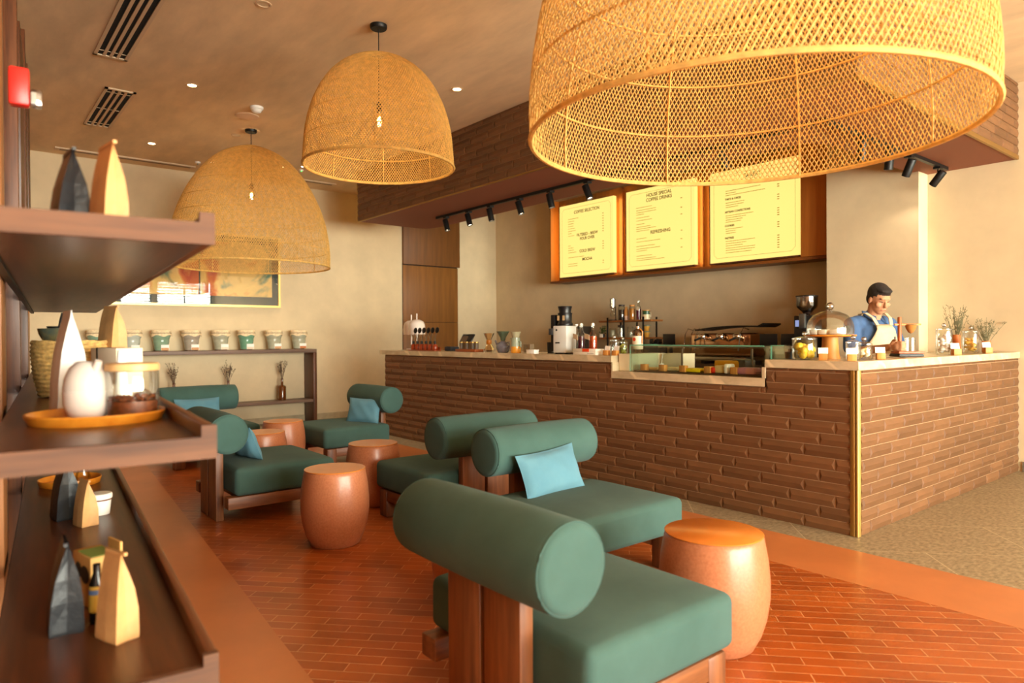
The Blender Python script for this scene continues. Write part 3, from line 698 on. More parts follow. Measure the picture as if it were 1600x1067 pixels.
# middle shelf: oval tray with pitcher and jar
Z2 = 1.026
def round_tray(name, label, p, R, h, m):
    o = latheo(name, [(0, .006), (R * .9, .006), (R * .93, .012), (R * .97, h), (R, h + .001), (R * 1.01, h - .003), (R * .95, .0), (0, 0)], m, None, 48, loc=p)
    return tag(o, label, 'tray')
tp = SH(-.585, -.192, Z2 + .0005); round_tray('serving_tray', 'round honey-coloured wooden tray holding the white pitcher and glass jar', tp, .166, .026, TRAYW)
def near(px, depth_dir, dz=0):  # on the tray, pixel column px
    return col_at(px, depth_dir, Z2 + .0065)
CER = mat('white_ceramic', (206, 192, 182), .4, coat=.15)
p = near(137, -.60)
t = thing('ceramic_pitcher', 'rounded white ceramic pitcher with seam on the wooden tray', 'pitcher', p)
b_ = latheo('body', [(0, 0), (.034, 0), (.048, .010), (.0585, .04), (.060, .074), (.0585, .076), (.0585, .079), (.0595, .082), (.055, .112), (.044, .138), (.030, .152), (.024, .156), (.0, .157)], CER, t, 32, cap=False)
tubeo('spout', [(.02, .01, .12), (.035, .015, .135), (.046, .02, .158)], [.016, .013, .009], CER, b_, 10)
p = near(207, -.565)
t = thing('storage_jar', 'glass jar of brown coffee beans with wooden lid on the tray', 'jar', p)
latheo('glass_body', [(0, .002), (.062, .002), (.066, .008), (.066, .125), (.064, .13)], GLASS, t, 32, cap=False)
latheo('lid', [(.062, .128), (.068, .13), (.068, .146), (.064, .15), (0, .15)], OAK, t, 32)
bm = bmesh.new(); random.seed(3)
lathe(bm, [(0, .006), (.060, .006), (.0615, .012), (.0615, .046), (0, .05)], 24, cap=False)
for k in range(90):
    a = random.uniform(0, 2 * PI); r_ = .058 * math.sqrt(random.random()); sphere(bm, (r_ * math.cos(a), r_ * math.sin(a), .048 + random.uniform(0, .012)), .0075, (1, .65, .55), 6, 4, Matrix.Rotation(random.uniform(0, PI), 3, 'Z'))
o = new_obj('bean_filling', bm, mat('roasted_beans', (120, 62, 34), .45, var=.3, scale=60), t, smooth=True); o['kind'] = 'stuff'
bag('tall white coffee bag standing behind the white pitcher', col_at(108, -.86, Z2), .13, .08, .31, BAGW, D(4), BG, tin=False)
# straw basket with a dark bowl and filter behind
bp_ = col_at(118, -1.62, Z2)
STRAW = mat('straw', (206, 164, 96), .8, var=.2, scale=50, bump=.5)
bk = thing('straw_basket', 'coarse straw basket on the middle shelf behind the white bag', 'basket', bp_)
bm = bmesh.new()
for k in range(13):
    z = .012 + k * .0165; rr = .118 + .022 * math.sin(k / 12 * PI * .6); tube(bm, [(rr * math.cos(2 * PI * i / 40), rr * math.sin(2 * PI * i / 40), z + .002 * math.sin(i * 1.7 + k)) for i in range(40)], .0095, 6, True)
lathe(bm, [(0, .004), (.115, .004), (.116, .21)], 32, cap=False)
new_obj('woven_wall', bm, STRAW, bk, smooth=True)
bm = bmesh.new(); lathe(bm, [(.10, .17), (0, .18)], 24, cap=False); new_obj('packing', bm, STRAW, bk)
q = bp_ + Vector((0, 0, .1805)); rt = Vector((math.cos(D(51)), math.sin(D(51)), 0))
def on_basket(px, lx, z): v = col_at(px, lx, Z2 + z); return v
t = thing('ceramic_bowl', 'small dark teal glazed bowl sitting in the straw basket', 'bowl', on_basket(90, -1.66, .181))
TEALG = mat('teal_glaze', (44, 62, 62), .25, c2=(96, 84, 50), scale=18, coat=.4)
latheo('body', [(0, 0), (.028, 0), (.032, .006), (.04, .02), (.062, .065), (.066, .085), (.062, .085), (.056, .06), (.03, .015), (0, .012)], TEALG, t, 28, cap=False)
t = thing('filter_holder', 'folded dark metal filter standing in the teal bowl', 'filter', on_basket(92, -1.66, .20))
tubeo('wire', [(-.045, 0, .06), (-.03, .01, .10), (.03, .01, .125), (.045, 0, .07)], .004, BLACK, t, 6); latheo('cone', [(.012, .0), (.04, .075), (.036, .075), (.009, .002)], STEEL, t, 20)
bag('kraft paper coffee bag leaning in the straw basket', on_basket(176, -1.55, .185), .10, .06, .17, BAGK, D(20), BG, tin=True)
t = thing('gift_box', 'pale cream cardboard box with a dark ribbon behind the pitcher', 'box', on_basket(183, -1.35, .0), D(20))
boxo('carton', -.085, .085, -.05, .05, .0, .19, mat('cream_card', (238, 216, 186), .7), t, .003); boxo('ribbon', -.045, -.036, -.0515, .0515, -.0, .1915, BLACK, t)
t = thing('paper_cup', 'small white cone cup beside the glass jar lid', 'cup', col_at(190, -1.02, Z2))
latheo('cone', [(.028, 0), (.026, .0), (.018, .10), (.012, .185), (.0, .187)], CARD, t, 20)
t = thing('tag_holder', 'tiny metal tag holder on the middle shelf by the uprights', 'tag holder', P3(56, 590, Z2)); boxo('plate', -.03, .03, -.012, .012, 0, .03, STEEL, t)
# lower shelf
Z3 = .531
bag('large black coffee bag on the low shelf, nearest the camera', P3(103, 982, Z3), .10, .07, .222, BAGB, D(-4), BG, twist=.1)
bag('large kraft coffee bag on the low shelf, nearest the camera', P3(183, 996, Z3), .09, .054, .21, BAGK, D(20), BG, twist=-.1)
t = thing('gift_box', 'kraft card box with green and black print on the low shelf', 'box', P3(150, 938, Z3), D(12))
KB = mat('kraft_box', (204, 156, 88), .7, var=.08)
boxo('carton', -.062, .062, -.035, .035, 0, .135, KB, t, .002); boxo('green_print', -.04, .055, -.03, .03, .1352, .1362, mat('green_print', (128, 150, 72), .6), t)
boxo('back_panel', -.01, .07, .036, .042, 0, .165, KB, t); 
bm = bmesh.new(); sphere(bm, (-.02, -.036, .09), .022, (1, .08, 1)); sphere(bm, (.025, -.036, .085), .03, (1, .08, .8)); sphere(bm, (-.035, -.036, .05), .012, (1, .08, 1)); new_obj('black_print', bm, mat('print_black', (32, 24, 14), .6), t)
t = thing('bottle', 'slim dark bottle with yellow label between box and kraft bag', 'bottle', P3(152, 972, Z3))
latheo('glass_body', [(0, 0), (.017, 0), (.018, .01), (.018, .10), (.009, .125), (.009, .148), (0, .149)], mat('dark_bottle', (26, 16, 10), .15), t, 16)
latheo('label_band', [(.0184, .03), (.0184, .095)], mat('yellow_label', (208, 158, 60), .5), t, 16, cap=False); latheo('blue_mark', [(.0187, .074), (.0187, .086)], mat('blue_label', (92, 110, 150), .5), t, 16, cap=False)
bag('black coffee bag in the middle of the low shelf', P3(103, 809, Z3), .10, .085, .235, BAGB, D(8), BG)
bag('small kraft coffee bag beside the white tub', P3(134, 820, Z3), .08, .058, .175, BAGK, D(15), BG)
t = thing('lidded_tub', 'small white lidded tub on the low shelf', 'tub', P3(156, 803, Z3))
latheo('body', [(0, 0), (.036, 0), (.042, .06), (.042, .066)], WHITE, t, 28); latheo('lid', [(.044, .064), (.046, .066), (.046, .082), (.042, .086), (0, .086)], WHITE, t, 28); latheo('lid_band', [(.0425, .058), (.0425, .0635)], mat('band_brown', (110, 60, 44), .5), t, 24, cap=False)
round_tray('serving_tray', 'small honey wooden tray at the far part of the low shelf', col_at(108, -2.45, Z3 - .0), .135, .03, TRAYW)
t = thing('glass_carafe', 'small clear carafe on the small far tray', 'carafe', col_at(128, -2.40, Z3 + .0065)); latheo('body', [(0, 0), (.03, 0), (.034, .03), (.018, .09), (.02, .13)], GLASS, t, 20, cap=False)
# ------------------------------------------------------------------ left wall: console, pots, vases, painting
CONS = wood('grey_walnut', (96, 76, 66), (128, 104, 90), .5, 'y')
def yl(px, py=545, X=XL + .2): return onX(px, py, X)
cy1 = onX(495, 545, XL + .36).y; cy0 = 0.95
cs = thing('console_table', 'long low-built grey walnut console table against the left wall', 'table', (XL, (cy0 + cy1) / 2, 0)); hh = (cy1 - cy0) / 2
CD = .36; CZ = 1.085
boxo('top', .005, CD, -hh, hh, CZ - .05, CZ, CONS, cs, .003)
boxo('side_panel', .005, CD, hh - .05, hh, .0, CZ - .0505, DWOODZ, cs, .003); boxo('side_panel', .005, CD, -hh, -hh + .05, 0, CZ - .0505, DWOODZ, cs, .003)
boxo('lower_shelf', .005, CD - .02, -hh + .051, hh - .051, .305, .345, CONS, cs, .003)
CLOTH = mat('linen_cloth', (236, 214, 174), .9, var=.12, scale=40, bump=.3)
BROWN = mat('brown_glaze', (96, 70, 52), .4)
def pot(px, c, c2, label, tagc):
    p = onX(px, 545, XL + .19); t = thing('ceramic_pot', label, 'pot', (XL + .19, p.y, CZ), 0, 'lidded ceramic pots on the console')
    g = mat('glaze_%d_%d' % (c[0], c[1]), c, .25, c2=c2, scale=9, coat=.4, stretch=(1, 1, 3))
    latheo('body', [(0, 0), (.07, 0), (.078, .006), (.084, .06), (.086, .085), (.093, .11), (.096, .135), (.094, .15), (.103, .175), (.112, .20), (.114, .235)], g, t, 32)
    latheo('foot_ring', [(.0792, .001), (.0805, .012)], BROWN, t, 28, cap=False)
    bm = bmesh.new(); n = 48; rr = [[], [], [], []]
    for i in range(n):
        a = 2 * PI * i / n; wv = .5 + .5 * math.sin(9 * a + px); w2 = .5 + .5 * math.sin(5 * a + 2 * px)
        for k, (r_, z_) in enumerate(((.123 + .006 * wv, .212 - .022 * w2), (.119, .235), (.121, .262 + .003 * wv), (.112, .276))): rr[k].append(bm.verts.new((r_ * math.cos(a), r_ * math.sin(a), z_)))
    for A, B in zip(rr, rr[1:]):
        for i in range(n): bm.faces.new((A[i], A[(i + 1) % n], B[(i + 1) % n], B[i]))
    bm.faces.new(rr[-1]); new_obj('cloth_cover', bm, CLOTH, t, smooth=True)
    tubeo('string', [(.1215 * math.cos(2 * PI * i / 32), .1215 * math.sin(2 * PI * i / 32), .238) for i in range(32)], .003, BROWN, t, 5, True)
    b2 = boxo('tag', .085, .090, .0, .095, .012, .085, CARD, t, .001, rot=(0, 0, -.25)); boxo('tag_foot', .0905, .092, .004, .091, .012, .045, mat(tagc, {'tag_tan': (206, 152, 104), 'tag_pale': (236, 214, 190), 'tag_orange': (190, 110, 48)}[tagc], .6), b2)
    return t
GRN = ((126, 156, 130), (146, 172, 146)); GRY = ((158, 148, 132), (182, 172, 156)); CELA = ((170, 170, 146), (192, 190, 166)); BLU = ((180, 188, 176), (198, 202, 190)); JADE = ((104, 154, 126), (124, 170, 142))
for px, cc, nm, tg in ((93, GRY, 'grey pot at the far left end of the console, behind the basket', 'tag_tan'), (152, GRN, 'green pot half hidden behind the kraft bag on the console', 'tag_pale'), (206, BLU, 'pale blue-grey pot, first fully visible pot left of the green ones', 'tag_pale'),
                       (252, GRN, 'sage green pot between the pale blue-grey and the taupe pot', 'tag_tan'), (299, GRY, 'taupe grey pot in the middle of the row on the console', 'tag_tan'), (345, CELA, 'beige celadon pot just left of the jade green pot', 'tag_pale'),
                       (385, JADE, 'jade green pot, third from the right end of the console', 'tag_pale'), (428, CELA, 'speckled celadon pot between jade green and last pot', 'tag_tan'), (467, CELA, 'last celadon pot at the right end of the console', 'tag_orange')):
    pot(px, cc[0], cc[1], nm, tg)
AMB = mat('amber_glass', (120, 62, 14), .08, coat=.5, trans=.4)
TWIG = mat('dried_twig', (112, 92, 74), .9)
def stems(t, z0, h_, n, spread, m, seed, tips=.006, th=.0018):
    random.seed(seed)
    for k in range(n):
        a = random.uniform(0, 2 * PI); s_ = random.uniform(.2, 1) * spread; hh_ = h_ * random.uniform(.6, 1)
        pts = [(s_ * math.cos(a) * (i / 5) ** 1.4, s_ * math.sin(a) * (i / 5) ** 1.4, z0 + hh_ * i / 5) for i in range(6)]
        bm = bmesh.new(); tube(bm, pts, [th, th, th, th * .9, th * .8, th * .5], 4)
        for j in range(8):
            f = random.uniform(.45, 1); q = Vector(pts[min(4, int(f * 5))]).lerp(Vector(pts[min(5, int(f * 5) + 1)]), f * 5 % 1)
            dvec = Vector((random.uniform(-1, 1), random.uniform(-1, 1), random.uniform(.3, 1.2))).normalized() * random.uniform(.012, .03)
            tube(bm, [q, q + dvec], [th * .7, tips * .5], 4)
        new_obj('stem', bm, m, t, smooth=True)
def bottle_vase(px, label):
    p = onX(px, 640, XL + .16); t = thing('bottle_vase', label, 'vase', (XL + .16, p.y, .3455), 0, 'amber bottle vases with dried stems')
    bd = latheo('bottle', [(0, 0), (.05, 0), (.056, .006), (.056, .19), (.05, .205), (.02, .22), (.017, .225), (.017, .30), (.021, .302), (.021, .312), (.015, .312)], AMB, t, 24)
    stems(t, .25, .36, 12, .10, TWIG, int(px), th=.0026, tips=.009)
bottle_vase(441, 'amber bottle with dried stems, rightmost on the console lower shelf')
bottle_vase(357, 'amber bottle with dried stems rising behind the farthest chair bolster')
bottle_vase(272, 'amber bottle with dried stems, leftmost, behind the shelf edge')
# framed painting with glass
py0 = .62; py1 = onX(438.4, 481, XL + .05).y; pz0 = onX(438.4, 481, XL + .05).z; pz1 = 2.72
pt = thing('framed_painting', 'wide framed abstract painting in orange, yellow and teal behind glass', 'painting', (XL + .02, (py0 + py1) / 2, pz0)); hy = (py1 - py0) / 2; hz = pz1 - pz0
FG = mat('pale_gold_frame', (222, 186, 112), .35, .6)
bm = bmesh.new(); bx(bm, -.015, .035, -hy, hy, 0, .03); bx(bm, -.015, .035, -hy, hy, hz - .03, hz); bx(bm, -.015, .035, -hy, -hy + .03, .03, hz - .03); bx(bm, -.015, .035, hy - .03, hy, .03, hz - .03)
new_obj('frame', bm, FG, pt)
boxo('mount', -.012, .0, -hy + .02, hy - .02, .02, hz - .02, mat('dark_green_mount', (24, 42, 34), .5), pt)
def paint_mat(name, seed, cols):
    m = bpy.data.materials.new(name); m.use_nodes = True; nt = m.node_tree; N = nt.nodes; L = nt.links; b = N['Principled BSDF']
    tc = N.new('ShaderNodeTexCoord'); mp = N.new('ShaderNodeMapping'); mp.inputs['Location'].default_value = (0, seed, seed * .7); nz = N.new('ShaderNodeTexNoise'); nz.inputs['Scale'].default_value = 1.5; nz.inputs['Detail'].default_value = 4; nz.inputs['Distortion'].default_value = .8
    cr = N.new('ShaderNodeValToRGB'); cr.color_ramp.elements.remove(cr.color_ramp.elements[0]); cr.color_ramp.elements[0].position = .3; cr.color_ramp.elements[0].color = lin(cols[0])
    for i, c in enumerate(cols[1:]): e = cr.color_ramp.elements.new(.3 + .42 * (i + 1) / (len(cols) - 1)); e.color = lin(c)
    L.new(tc.outputs['Object'], mp.inputs[0]); L.new(mp.outputs[0], nz.inputs[0]); L.new(nz.outputs['Fac'], cr.inputs[0]); L.new(cr.outputs[0], b.inputs['Base Color']); b.inputs['Roughness'].default_value = .6
    return m
C_ = [(34, 84, 84), (96, 124, 92), (224, 184, 104), (236, 196, 110), (216, 112, 44), (190, 70, 30), (232, 180, 80)]
yj = onX(312, 440, XL + .03).y - (py0 + py1) / 2; y2 = onX(425, 440, XL + .03).y - (py0 + py1) / 2
boxo('canvas', .0005, .006, -hy + .15, yj - .01, .15, hz - .12, paint_mat('abstract_1', 2.3, C_), pt); boxo('canvas', .0005, .006, yj + .01, y2, .15, hz - .12, paint_mat('abstract_2', 5.1, C_), pt)
def gloss_glass():
    return glass('picture_glass', (255, 255, 255), strength=.07)
boxo('glazing', .024, .027, -hy + .03, hy - .03, .03, hz - .03, gloss_glass(), pt)
# ------------------------------------------------------------------ illuminated menu boards in a teak case on the back wall
MY = 7.44
mc = thing('menu_case', 'long teak wall case holding three glowing yellow menu boards', 'sign case', (0, 0, 0))
bl = onY(861, 443, MY); xr = -3.50; zb_ = bl.z
bm = bmesh.new(); bx(bm, bl.x, xr, 7.60, 7.79, zb_, 3.42); new_obj('back_panel', bm, TEAK, mc)
boxo('bottom_rail', bl.x - .0, xr, MY - .02, 7.60, zb_ - .004, zb_ + .028, wood('teak_rail', (110, 60, 20), (140, 80, 30), .45, 'x'), mc, .002)
boxo('side_panel', bl.x, bl.x + .022, MY - .02, 7.60, zb_ + .029, 3.42, TEAK, mc)
x1250 = onY(1253, 400, MY).x
boxo('end_block', x1250, xr, MY - .03, 7.60, zb_ + .03, 3.42, wood('teak_block_lit', (170, 98, 32), (198, 122, 46), .5, 'z', 2), mc, .003)  # brighter teak: the spotlights' light on this block is put into its colour
LED = mat('warm_led', (255, 200, 120), .5, emit=(255, 186, 90), es=22)
for px in (963.5, 1089):
    x = onY(px, 420, MY).x; boxo('divider', x - .004, x + .004, 7.57, 7.60, zb_ + .029, 3.42, DWOODZ, mc)
MGLOW = mat('menu_glow', (120, 100, 60), .6, emit=(255, 224, 124), es=.60)
MTXT = mat('menu_text', (88, 66, 20), .7); MTXT2 = mat('menu_text_light', (176, 140, 48), .7)
def board(pxl, pxr, pyb, name, label, heads, prints, prices):
    a = onY(pxl, pyb, MY); b_ = onY(pxr, pyb, MY); z0 = a.z; w_ = b_.x - a.x; z1 = 3.285
    t = thing(name, label, 'menu board', (a.x, MY, z0), 0, 'glowing menu boards')
    h_ = z1 - z0
    boxo('light_box', 0, w_, .0, .06, 0, h_, MGLOW, t)
    boxo('led_strip', -.004, .0, .075, .11, .02, h_ - .02, LED, t)
    boxo('led_strip', w_ - .055, w_ - .05, .075, .11, .02, h_ - .02, LED, t)
    boxo('casing', .0005, w_ - .22, .061, .15, .02, h_ - .02, DWOODZ, t)
    boxo('bottom_trim', -.008, w_ + .004, -.004, .062, -.022, -.001, DWOODZ, t); boxo('side_trim', -.012, -.001, -.004, .062, -.02, h_, DWOODZ, t)
    # thin border line with cut corners
    k = .055; c_ = .045; W2 = w_ - k
    L_ = [(k + c_, k), (W2 - c_, k), (W2, k + c_), (W2, h_ - k - c_), (W2 - c_, h_ - k), (k + c_, h_ - k), (k, h_ - k - c_), (k, k + c_)]
    tubeo('border_line', [(x, -.0012, z) for x, z in L_], .0016, MTXT, t, 4, True)
    for (fx, fz, s, sz, al) in heads:
        text_mesh('heading', s, sz, MTXT, t, (fx * w_, -.0015, fz * h_), (1, 0, 0), (0, 0, 1), al, bold=.0012, sx=.92)
    bm = bmesh.new(); random.seed(len(s))
    for (fx, fz, ww) in prints:
        x = fx * w_; end = x + ww * w_; z = fz * h_
        while x < end:
            l = random.uniform(.012, .035); l = min(l, end - x); bx(bm, x, x + l * .82, -.0022, -.0008, z - .0035, z + .0035); x += l
    new_obj('fine_print', bm, MTXT2, t)['kind'] = 'stuff'
    bm = bmesh.new()
    for (fx, fz) in prices: bx(bm, fx * w_ - .013, fx * w_ + .013, -.0022, -.0008, fz * h_ - .005, fz * h_ + .005)
    new_obj('price_column', bm, MTXT2, t)['kind'] = 'stuff'
pr1 = [(.17, .80 - i * .0335, w) for i, w in enumerate((.2, .12, .11, .1, .13, .15, .07, .12))] + [(.17, .43 - i * .032, w) for i, w in enumerate((.05, .1, .11, .16))] + [(.17, .265, .3), (.17, .175, .18), (.17, .145, .18)]
board(875, 959, 434, 'menu_board', 'leftmost glowing menu board, headed coffee selection', [(.52, .865, 'COFFEE SELECTION', .066, 'CENTER'), (.53, .545, 'FILTERED - BREW\nPOUR OVER', .062, 'CENTER'), (.53, .32, 'COLD BREW', .062, 'CENTER'), (.53, .205, 'MOCHA', .062, 'CENTER')], pr1,
      [(.82, .80 - i * .0335) for i in range(8)] + [(.82, .43 - i * .032) for i in range(4)] + [(.82, .175), (.82, .145)])
pr2 = [(.16, z, w) for z, w in ((.775, .24), (.742, .3), (.715, .3), (.69, .12), (.65, .2), (.615, .24), (.57, .13), (.535, .22), (.51, .3), (.485, .2), (.39, .16), (.35, .36), (.295, .28), (.262, .36), (.237, .16), (.175, .24), (.143, .3), (.12, .42))]
board(979, 1086, 424, 'menu_board', 'middle glowing menu board, headed house special coffee drinks', [(.5, .89, 'HOUSE SPECIAL\nCOFFEE DRINKS', .066, 'CENTER'), (.52, .43, 'REFRESHING', .066, 'CENTER')], pr2, [(.82, z) for z in (.8, .69, .61, .42, .32, .22)])
pr3 = [(.19, z, w) for z, w in ((.775, .4), (.75, .12), (.727, .45), (.645, .22), (.62, .21), (.597, .15), (.505, .32), (.482, .24), (.458, .2), (.435, .18), (.36, .2), (.337, .12), (.313, .12), (.225, .34), (.20, .24), (.176, .2), (.15, .34), (.126, .34), (.10, .3))]
board(1110, 1250, 412, 'menu_board', 'rightmost and largest glowing menu board, headed bakery', [(.5, .885, 'BAKERY', .072, 'CENTER'), (.18, .675, 'TARTS & CAKES', .034, 'LEFT'), (.18, .535, 'ARTISAN CONFECTIONS', .034, 'LEFT'), (.18, .385, 'COOKIES', .034, 'LEFT'), (.18, .25, 'PASTRIES', .034, 'LEFT')], pr3,
      [(.78, z) for z in (.75, .727, .645, .62, .597, .505, .482, .458, .435, .36, .337, .313, .225, .2, .176, .15, .126, .1)])
# ------------------------------------------------------------------ things on the counter
CTE = CT + .0006
def KY(px, Y, z=CTE): r = ray(px, 540); return Vector((r.x / r.y * Y, Y, z))
def CXp(px, X, z=CTE): r = ray(px, 540); return Vector((X, r.y / r.x * X, z))
def face(v): return math.atan2(v.x, -v.y) * 1.0    # rotation that turns local -y towards the camera
PINK = mat('pale_pink_enamel', (236, 222, 212), .25, coat=.4)
def dome_lamp(px, Y, label):
    p = KY(px, Y); t = thing('table_lamp', label, 'lamp', p, 0, 'pale dome table lamps')
    latheo('base', [(0, 0), (.07, 0), (.07, .012), (.0, .014)], PINK, t, 28); latheo('pole', [(.008, .012), (.008, .47), (.0, .472)], PINK, t, 12)
    latheo('lamp_shade', [(.108, .20), (.109, .215), (.109, .27), (.104, .325), (.088, .365), (.05, .388), (.012, .394), (.0, .395)], PINK, t, 32, cap=False)
    tubeo('shade_rim', [(.1095 * math.cos(a * PI / 16), .1095 * math.sin(a * PI / 16), .205) for a in range(32)], .003, PINK, t, 5, True)
dome_lamp(651.5, 4.64, 'front pale dome table lamp behind the row of sniffing bottles'); dome_lamp(643.0, 4.82, 'rear pale dome table lamp, half behind the other one')
for o in COL.objects:
    pass
# six small bottles with black spoons
AMBR = mat('amber_red_glass', (170, 60, 16), .1, trans=.3, coat=.5)
rk = KY(663, 4.44); tr_ = thing('bottle_tray', 'low rack holding the six little amber bottles', 'rack', rk, D(0))
boxo('plate', -.30, .30, -.045, .045, 0, .012, mat('copper_tray', (150, 70, 34), .4), tr_, .002)
boxo('back_rail', -.30, .30, .036, .044, .0125, .045, mat('copper_tray', (150, 70, 34), .4), tr_)
for k in range(6):
    x = rk.x - .245 + k * .098; p = Vector((x, rk.y - .005, rk.z + .0126))
    t = thing('spice_bottle', ['leftmost', 'second', 'third', 'fourth', 'fifth', 'rightmost'][k] + ' of the six little amber bottles with black spoon, counted from the left', 'bottle', p, 0, 'amber bottles with black spoons')
    latheo('glass_body', [(0, 0), (.032, 0), (.034, .004), (.034, .05), (.026, .064), (.014, .07)], AMBR, t, 16, cap=False); latheo('collar', [(.015, .069), (.016, .07), (.016, .105), (.0, .106)], BLACK, t, 12)
    tubeo('handle', [(0, 0, .105), (.015, 0, .16), (.034, 0, .205)], .006, STEEL, t, 6); tubeo('fork_arm', [(0, 0, .11), (-.02, 0, .15), (-.05, 0, .19)], .004, STEEL, t, 6)
    bm = bmesh.new(); sphere(bm, (.05, 0, .235), .042, (1, .35, .8), 14, 10, Matrix.Rotation(-.5, 3, 'Y')); new_obj('spoon_head', bm, BLACK, t, smooth=True)
t = thing('card_terminal', 'dark blue-grey card terminal left of the tablet stand', 'terminal', KY(706, 4.62), D(15)); boxo('body', -.05, .05, -.08, .08, 0, .05, mat('blue_grey_plastic', (48, 54, 66), .5), t, .01); boxo('keypad', -.035, .035, -.07, .0, .0502, .053, DGREY, t)
t = thing('tablet_register', 'black tablet register tilted on its stand', 'tablet', KY(731, 4.76), D(0))
boxo('base', -.07, .07, -.05, .08, 0, .012, BLACK, t, .003); boxo('stand', -.025, .025, .02, .04, .012, .13, BLACK, t)
boxo('screen', -.12, .12, -.008, .008, -.06, .06, BPLAST, t, .006, loc=(0, -.01, .145), rot=(-.55, 0, 0)); boxo('display', -.10, .02, -.0095, -.0085, -.045, .03, mat('screen_grey', (96, 76, 60), .2), t, loc=(0, -.01, .145), rot=(-.55, 0, 0))
# wooden tray of striped jars
q = KY(733, 4.46); t = thing('wooden_tray', 'reddish wooden tray carrying striped spice tins', 'tray', q); boxo('board', -.19, .19, -.06, .06, 0, .03, wood('red_wood', (130, 62, 24), (160, 84, 36), .4, 'x'), t, .004)
STR = mat('striped_tin', (120, 100, 78), .45, c2=(74, 62, 50), scale=30, stretch=(3, 3, .2)); LIDG = mat('gold_lid', (190, 150, 80), .35, .7)
for k in range(6):
    t = thing('spice_tin', ['first', 'second', 'third', 'fourth', 'fifth', 'sixth'][k] + ' from left of the six striped tins on the reddish tray', 'tin', q + Vector((-.135 + k * .054, -.01 + .012 * (k % 2), .0305)), 0, 'striped tins on the tray')
    latheo('body', [(0, 0), (.0245, 0), (.0245, .068)], STR, t, 16); latheo('lid', [(.0255, .068), (.0255, .08), (0, .081)], LIDG, t, 16)
t = thing('chemex_carafe', 'hourglass-shaped glass carafe with wooden collar', 'carafe', KY(764, 4.56)); t.name = 'glass_carafe'
HG = glass('amber_clear', (250, 226, 190), strength=.2)
latheo('glass_body', [(0, .002), (.05, .002), (.058, .03), (.02, .10), (.018, .115), (.06, .205)], HG, t, 24, cap=False); latheo('collar', [(.028, .085), (.03, .09), (.03, .125), (.028, .13)], TRAYW, t, 16)
latheo('coffee', [(0, .004), (.048, .004), (.052, .02), (0, .021)], mat('coffee', (90, 40, 14), .2), t, 20, cap=False)
PUR = mat('purple_grey_glaze', (94, 92, 106), .25, c2=(116, 112, 122), scale=14, coat=.4); GRG = mat('dark_green_glaze', (72, 92, 74), .3, c2=(98, 112, 90), scale=12, coat=.3)
t = thing('ceramic_kettle', 'purple-grey ceramic kettle with long spout and handle', 'kettle', KY(786, 4.47))
b_ = latheo('body', [(0, 0), (.05, 0), (.058, .006), (.074, .05), (.07, .078), (.045, .105), (.026, .115), (.024, .12), (.0, .121)], PUR, t, 28)
tubeo('spout', [(-.055, 0, .04), (-.095, 0, .075), (-.13, 0, .125)], [.018, .013, .009], PUR, b_, 10); tubeo('handle', [(.055, 0, .10), (.10, 0, .11), (.105, 0, .07), (.068, 0, .04)], .007, PUR, b_, 8)
t = thing('coffee_dripper', 'dark green cone dripper sitting on the purple-grey kettle', 'dripper', KY(786, 4.47, CTE + .122)); latheo('cone', [(.018, 0), (.024, .004), (.03, .035), (.066, .095), (.07, .10), (.064, .10), (.026, .038), (.016, .004)], GRG, t, 28)
t = thing('ceramic_carafe', 'tall carafe glazed green above and yellow below, with handle', 'carafe', KY(806, 4.42))
pc = mat('green_yellow_glaze', (150, 160, 138), .3, coat=.4); 
latheo('lower_body', [(0, 0), (.05, 0), (.052, .005), (.05, .065)], mat('yellow_glaze', (226, 152, 48), .3, coat=.4), t, 24, cap=False); b_ = latheo('upper_body', [(.05, .0655), (.048, .09), (.044, .12), (.043, .155), (.0, .156)], pc, t, 24)
tubeo('spout', [(-.035, 0, .10), (-.06, 0, .125), (-.075, 0, .15)], [.013, .011, .009], pc, b_, 8); tubeo('handle', [(.042, 0, .12), (.078, 0, .115), (.078, 0, .06), (.05, 0, .045)], .006, pc, b_, 8)
t = thing('coffee_dripper', 'pale cream dripper sitting on the green and yellow carafe', 'dripper', KY(806, 4.42, CTE + .157)); latheo('cone', [(.034, 0), (.036, .004), (.05, .05), (.054, .058), (.048, .058), (.03, .006)], mat('cream_green_glaze', (176, 170, 138), .35, coat=.3), t, 28)
t = thing('receipt_box', 'small white box on the front edge of the counter', 'box', KY(832, 4.36)); boxo('carton', -.058, .058, -.03, .03, 0, .028, CARD, t, .002); boxo('lid', -.06, .06, -.031, .031, .0282, .038, CARD, t, .002)
t = thing('grey_case', 'flat grey metal case behind the white box', 'case', KY(826, 4.74)); t.name = 'metal_case'; boxo('body', -.055, .055, -.03, .03, 0, .085, mat('case_grey', (140, 124, 100), .5), t, .004); boxo('latch', -.01, .01, -.034, -.0305, .05, .065, STEEL, t)
t = thing('knock_box', 'black round knock box left of the white coffee grinder', 'canister', KY(861.5, 4.62)); latheo('body', [(0, 0), (.038, 0), (.042, .05), (.044, .108), (.040, .108), (.036, .02), (0, .018)], BPLAST, t, 24)
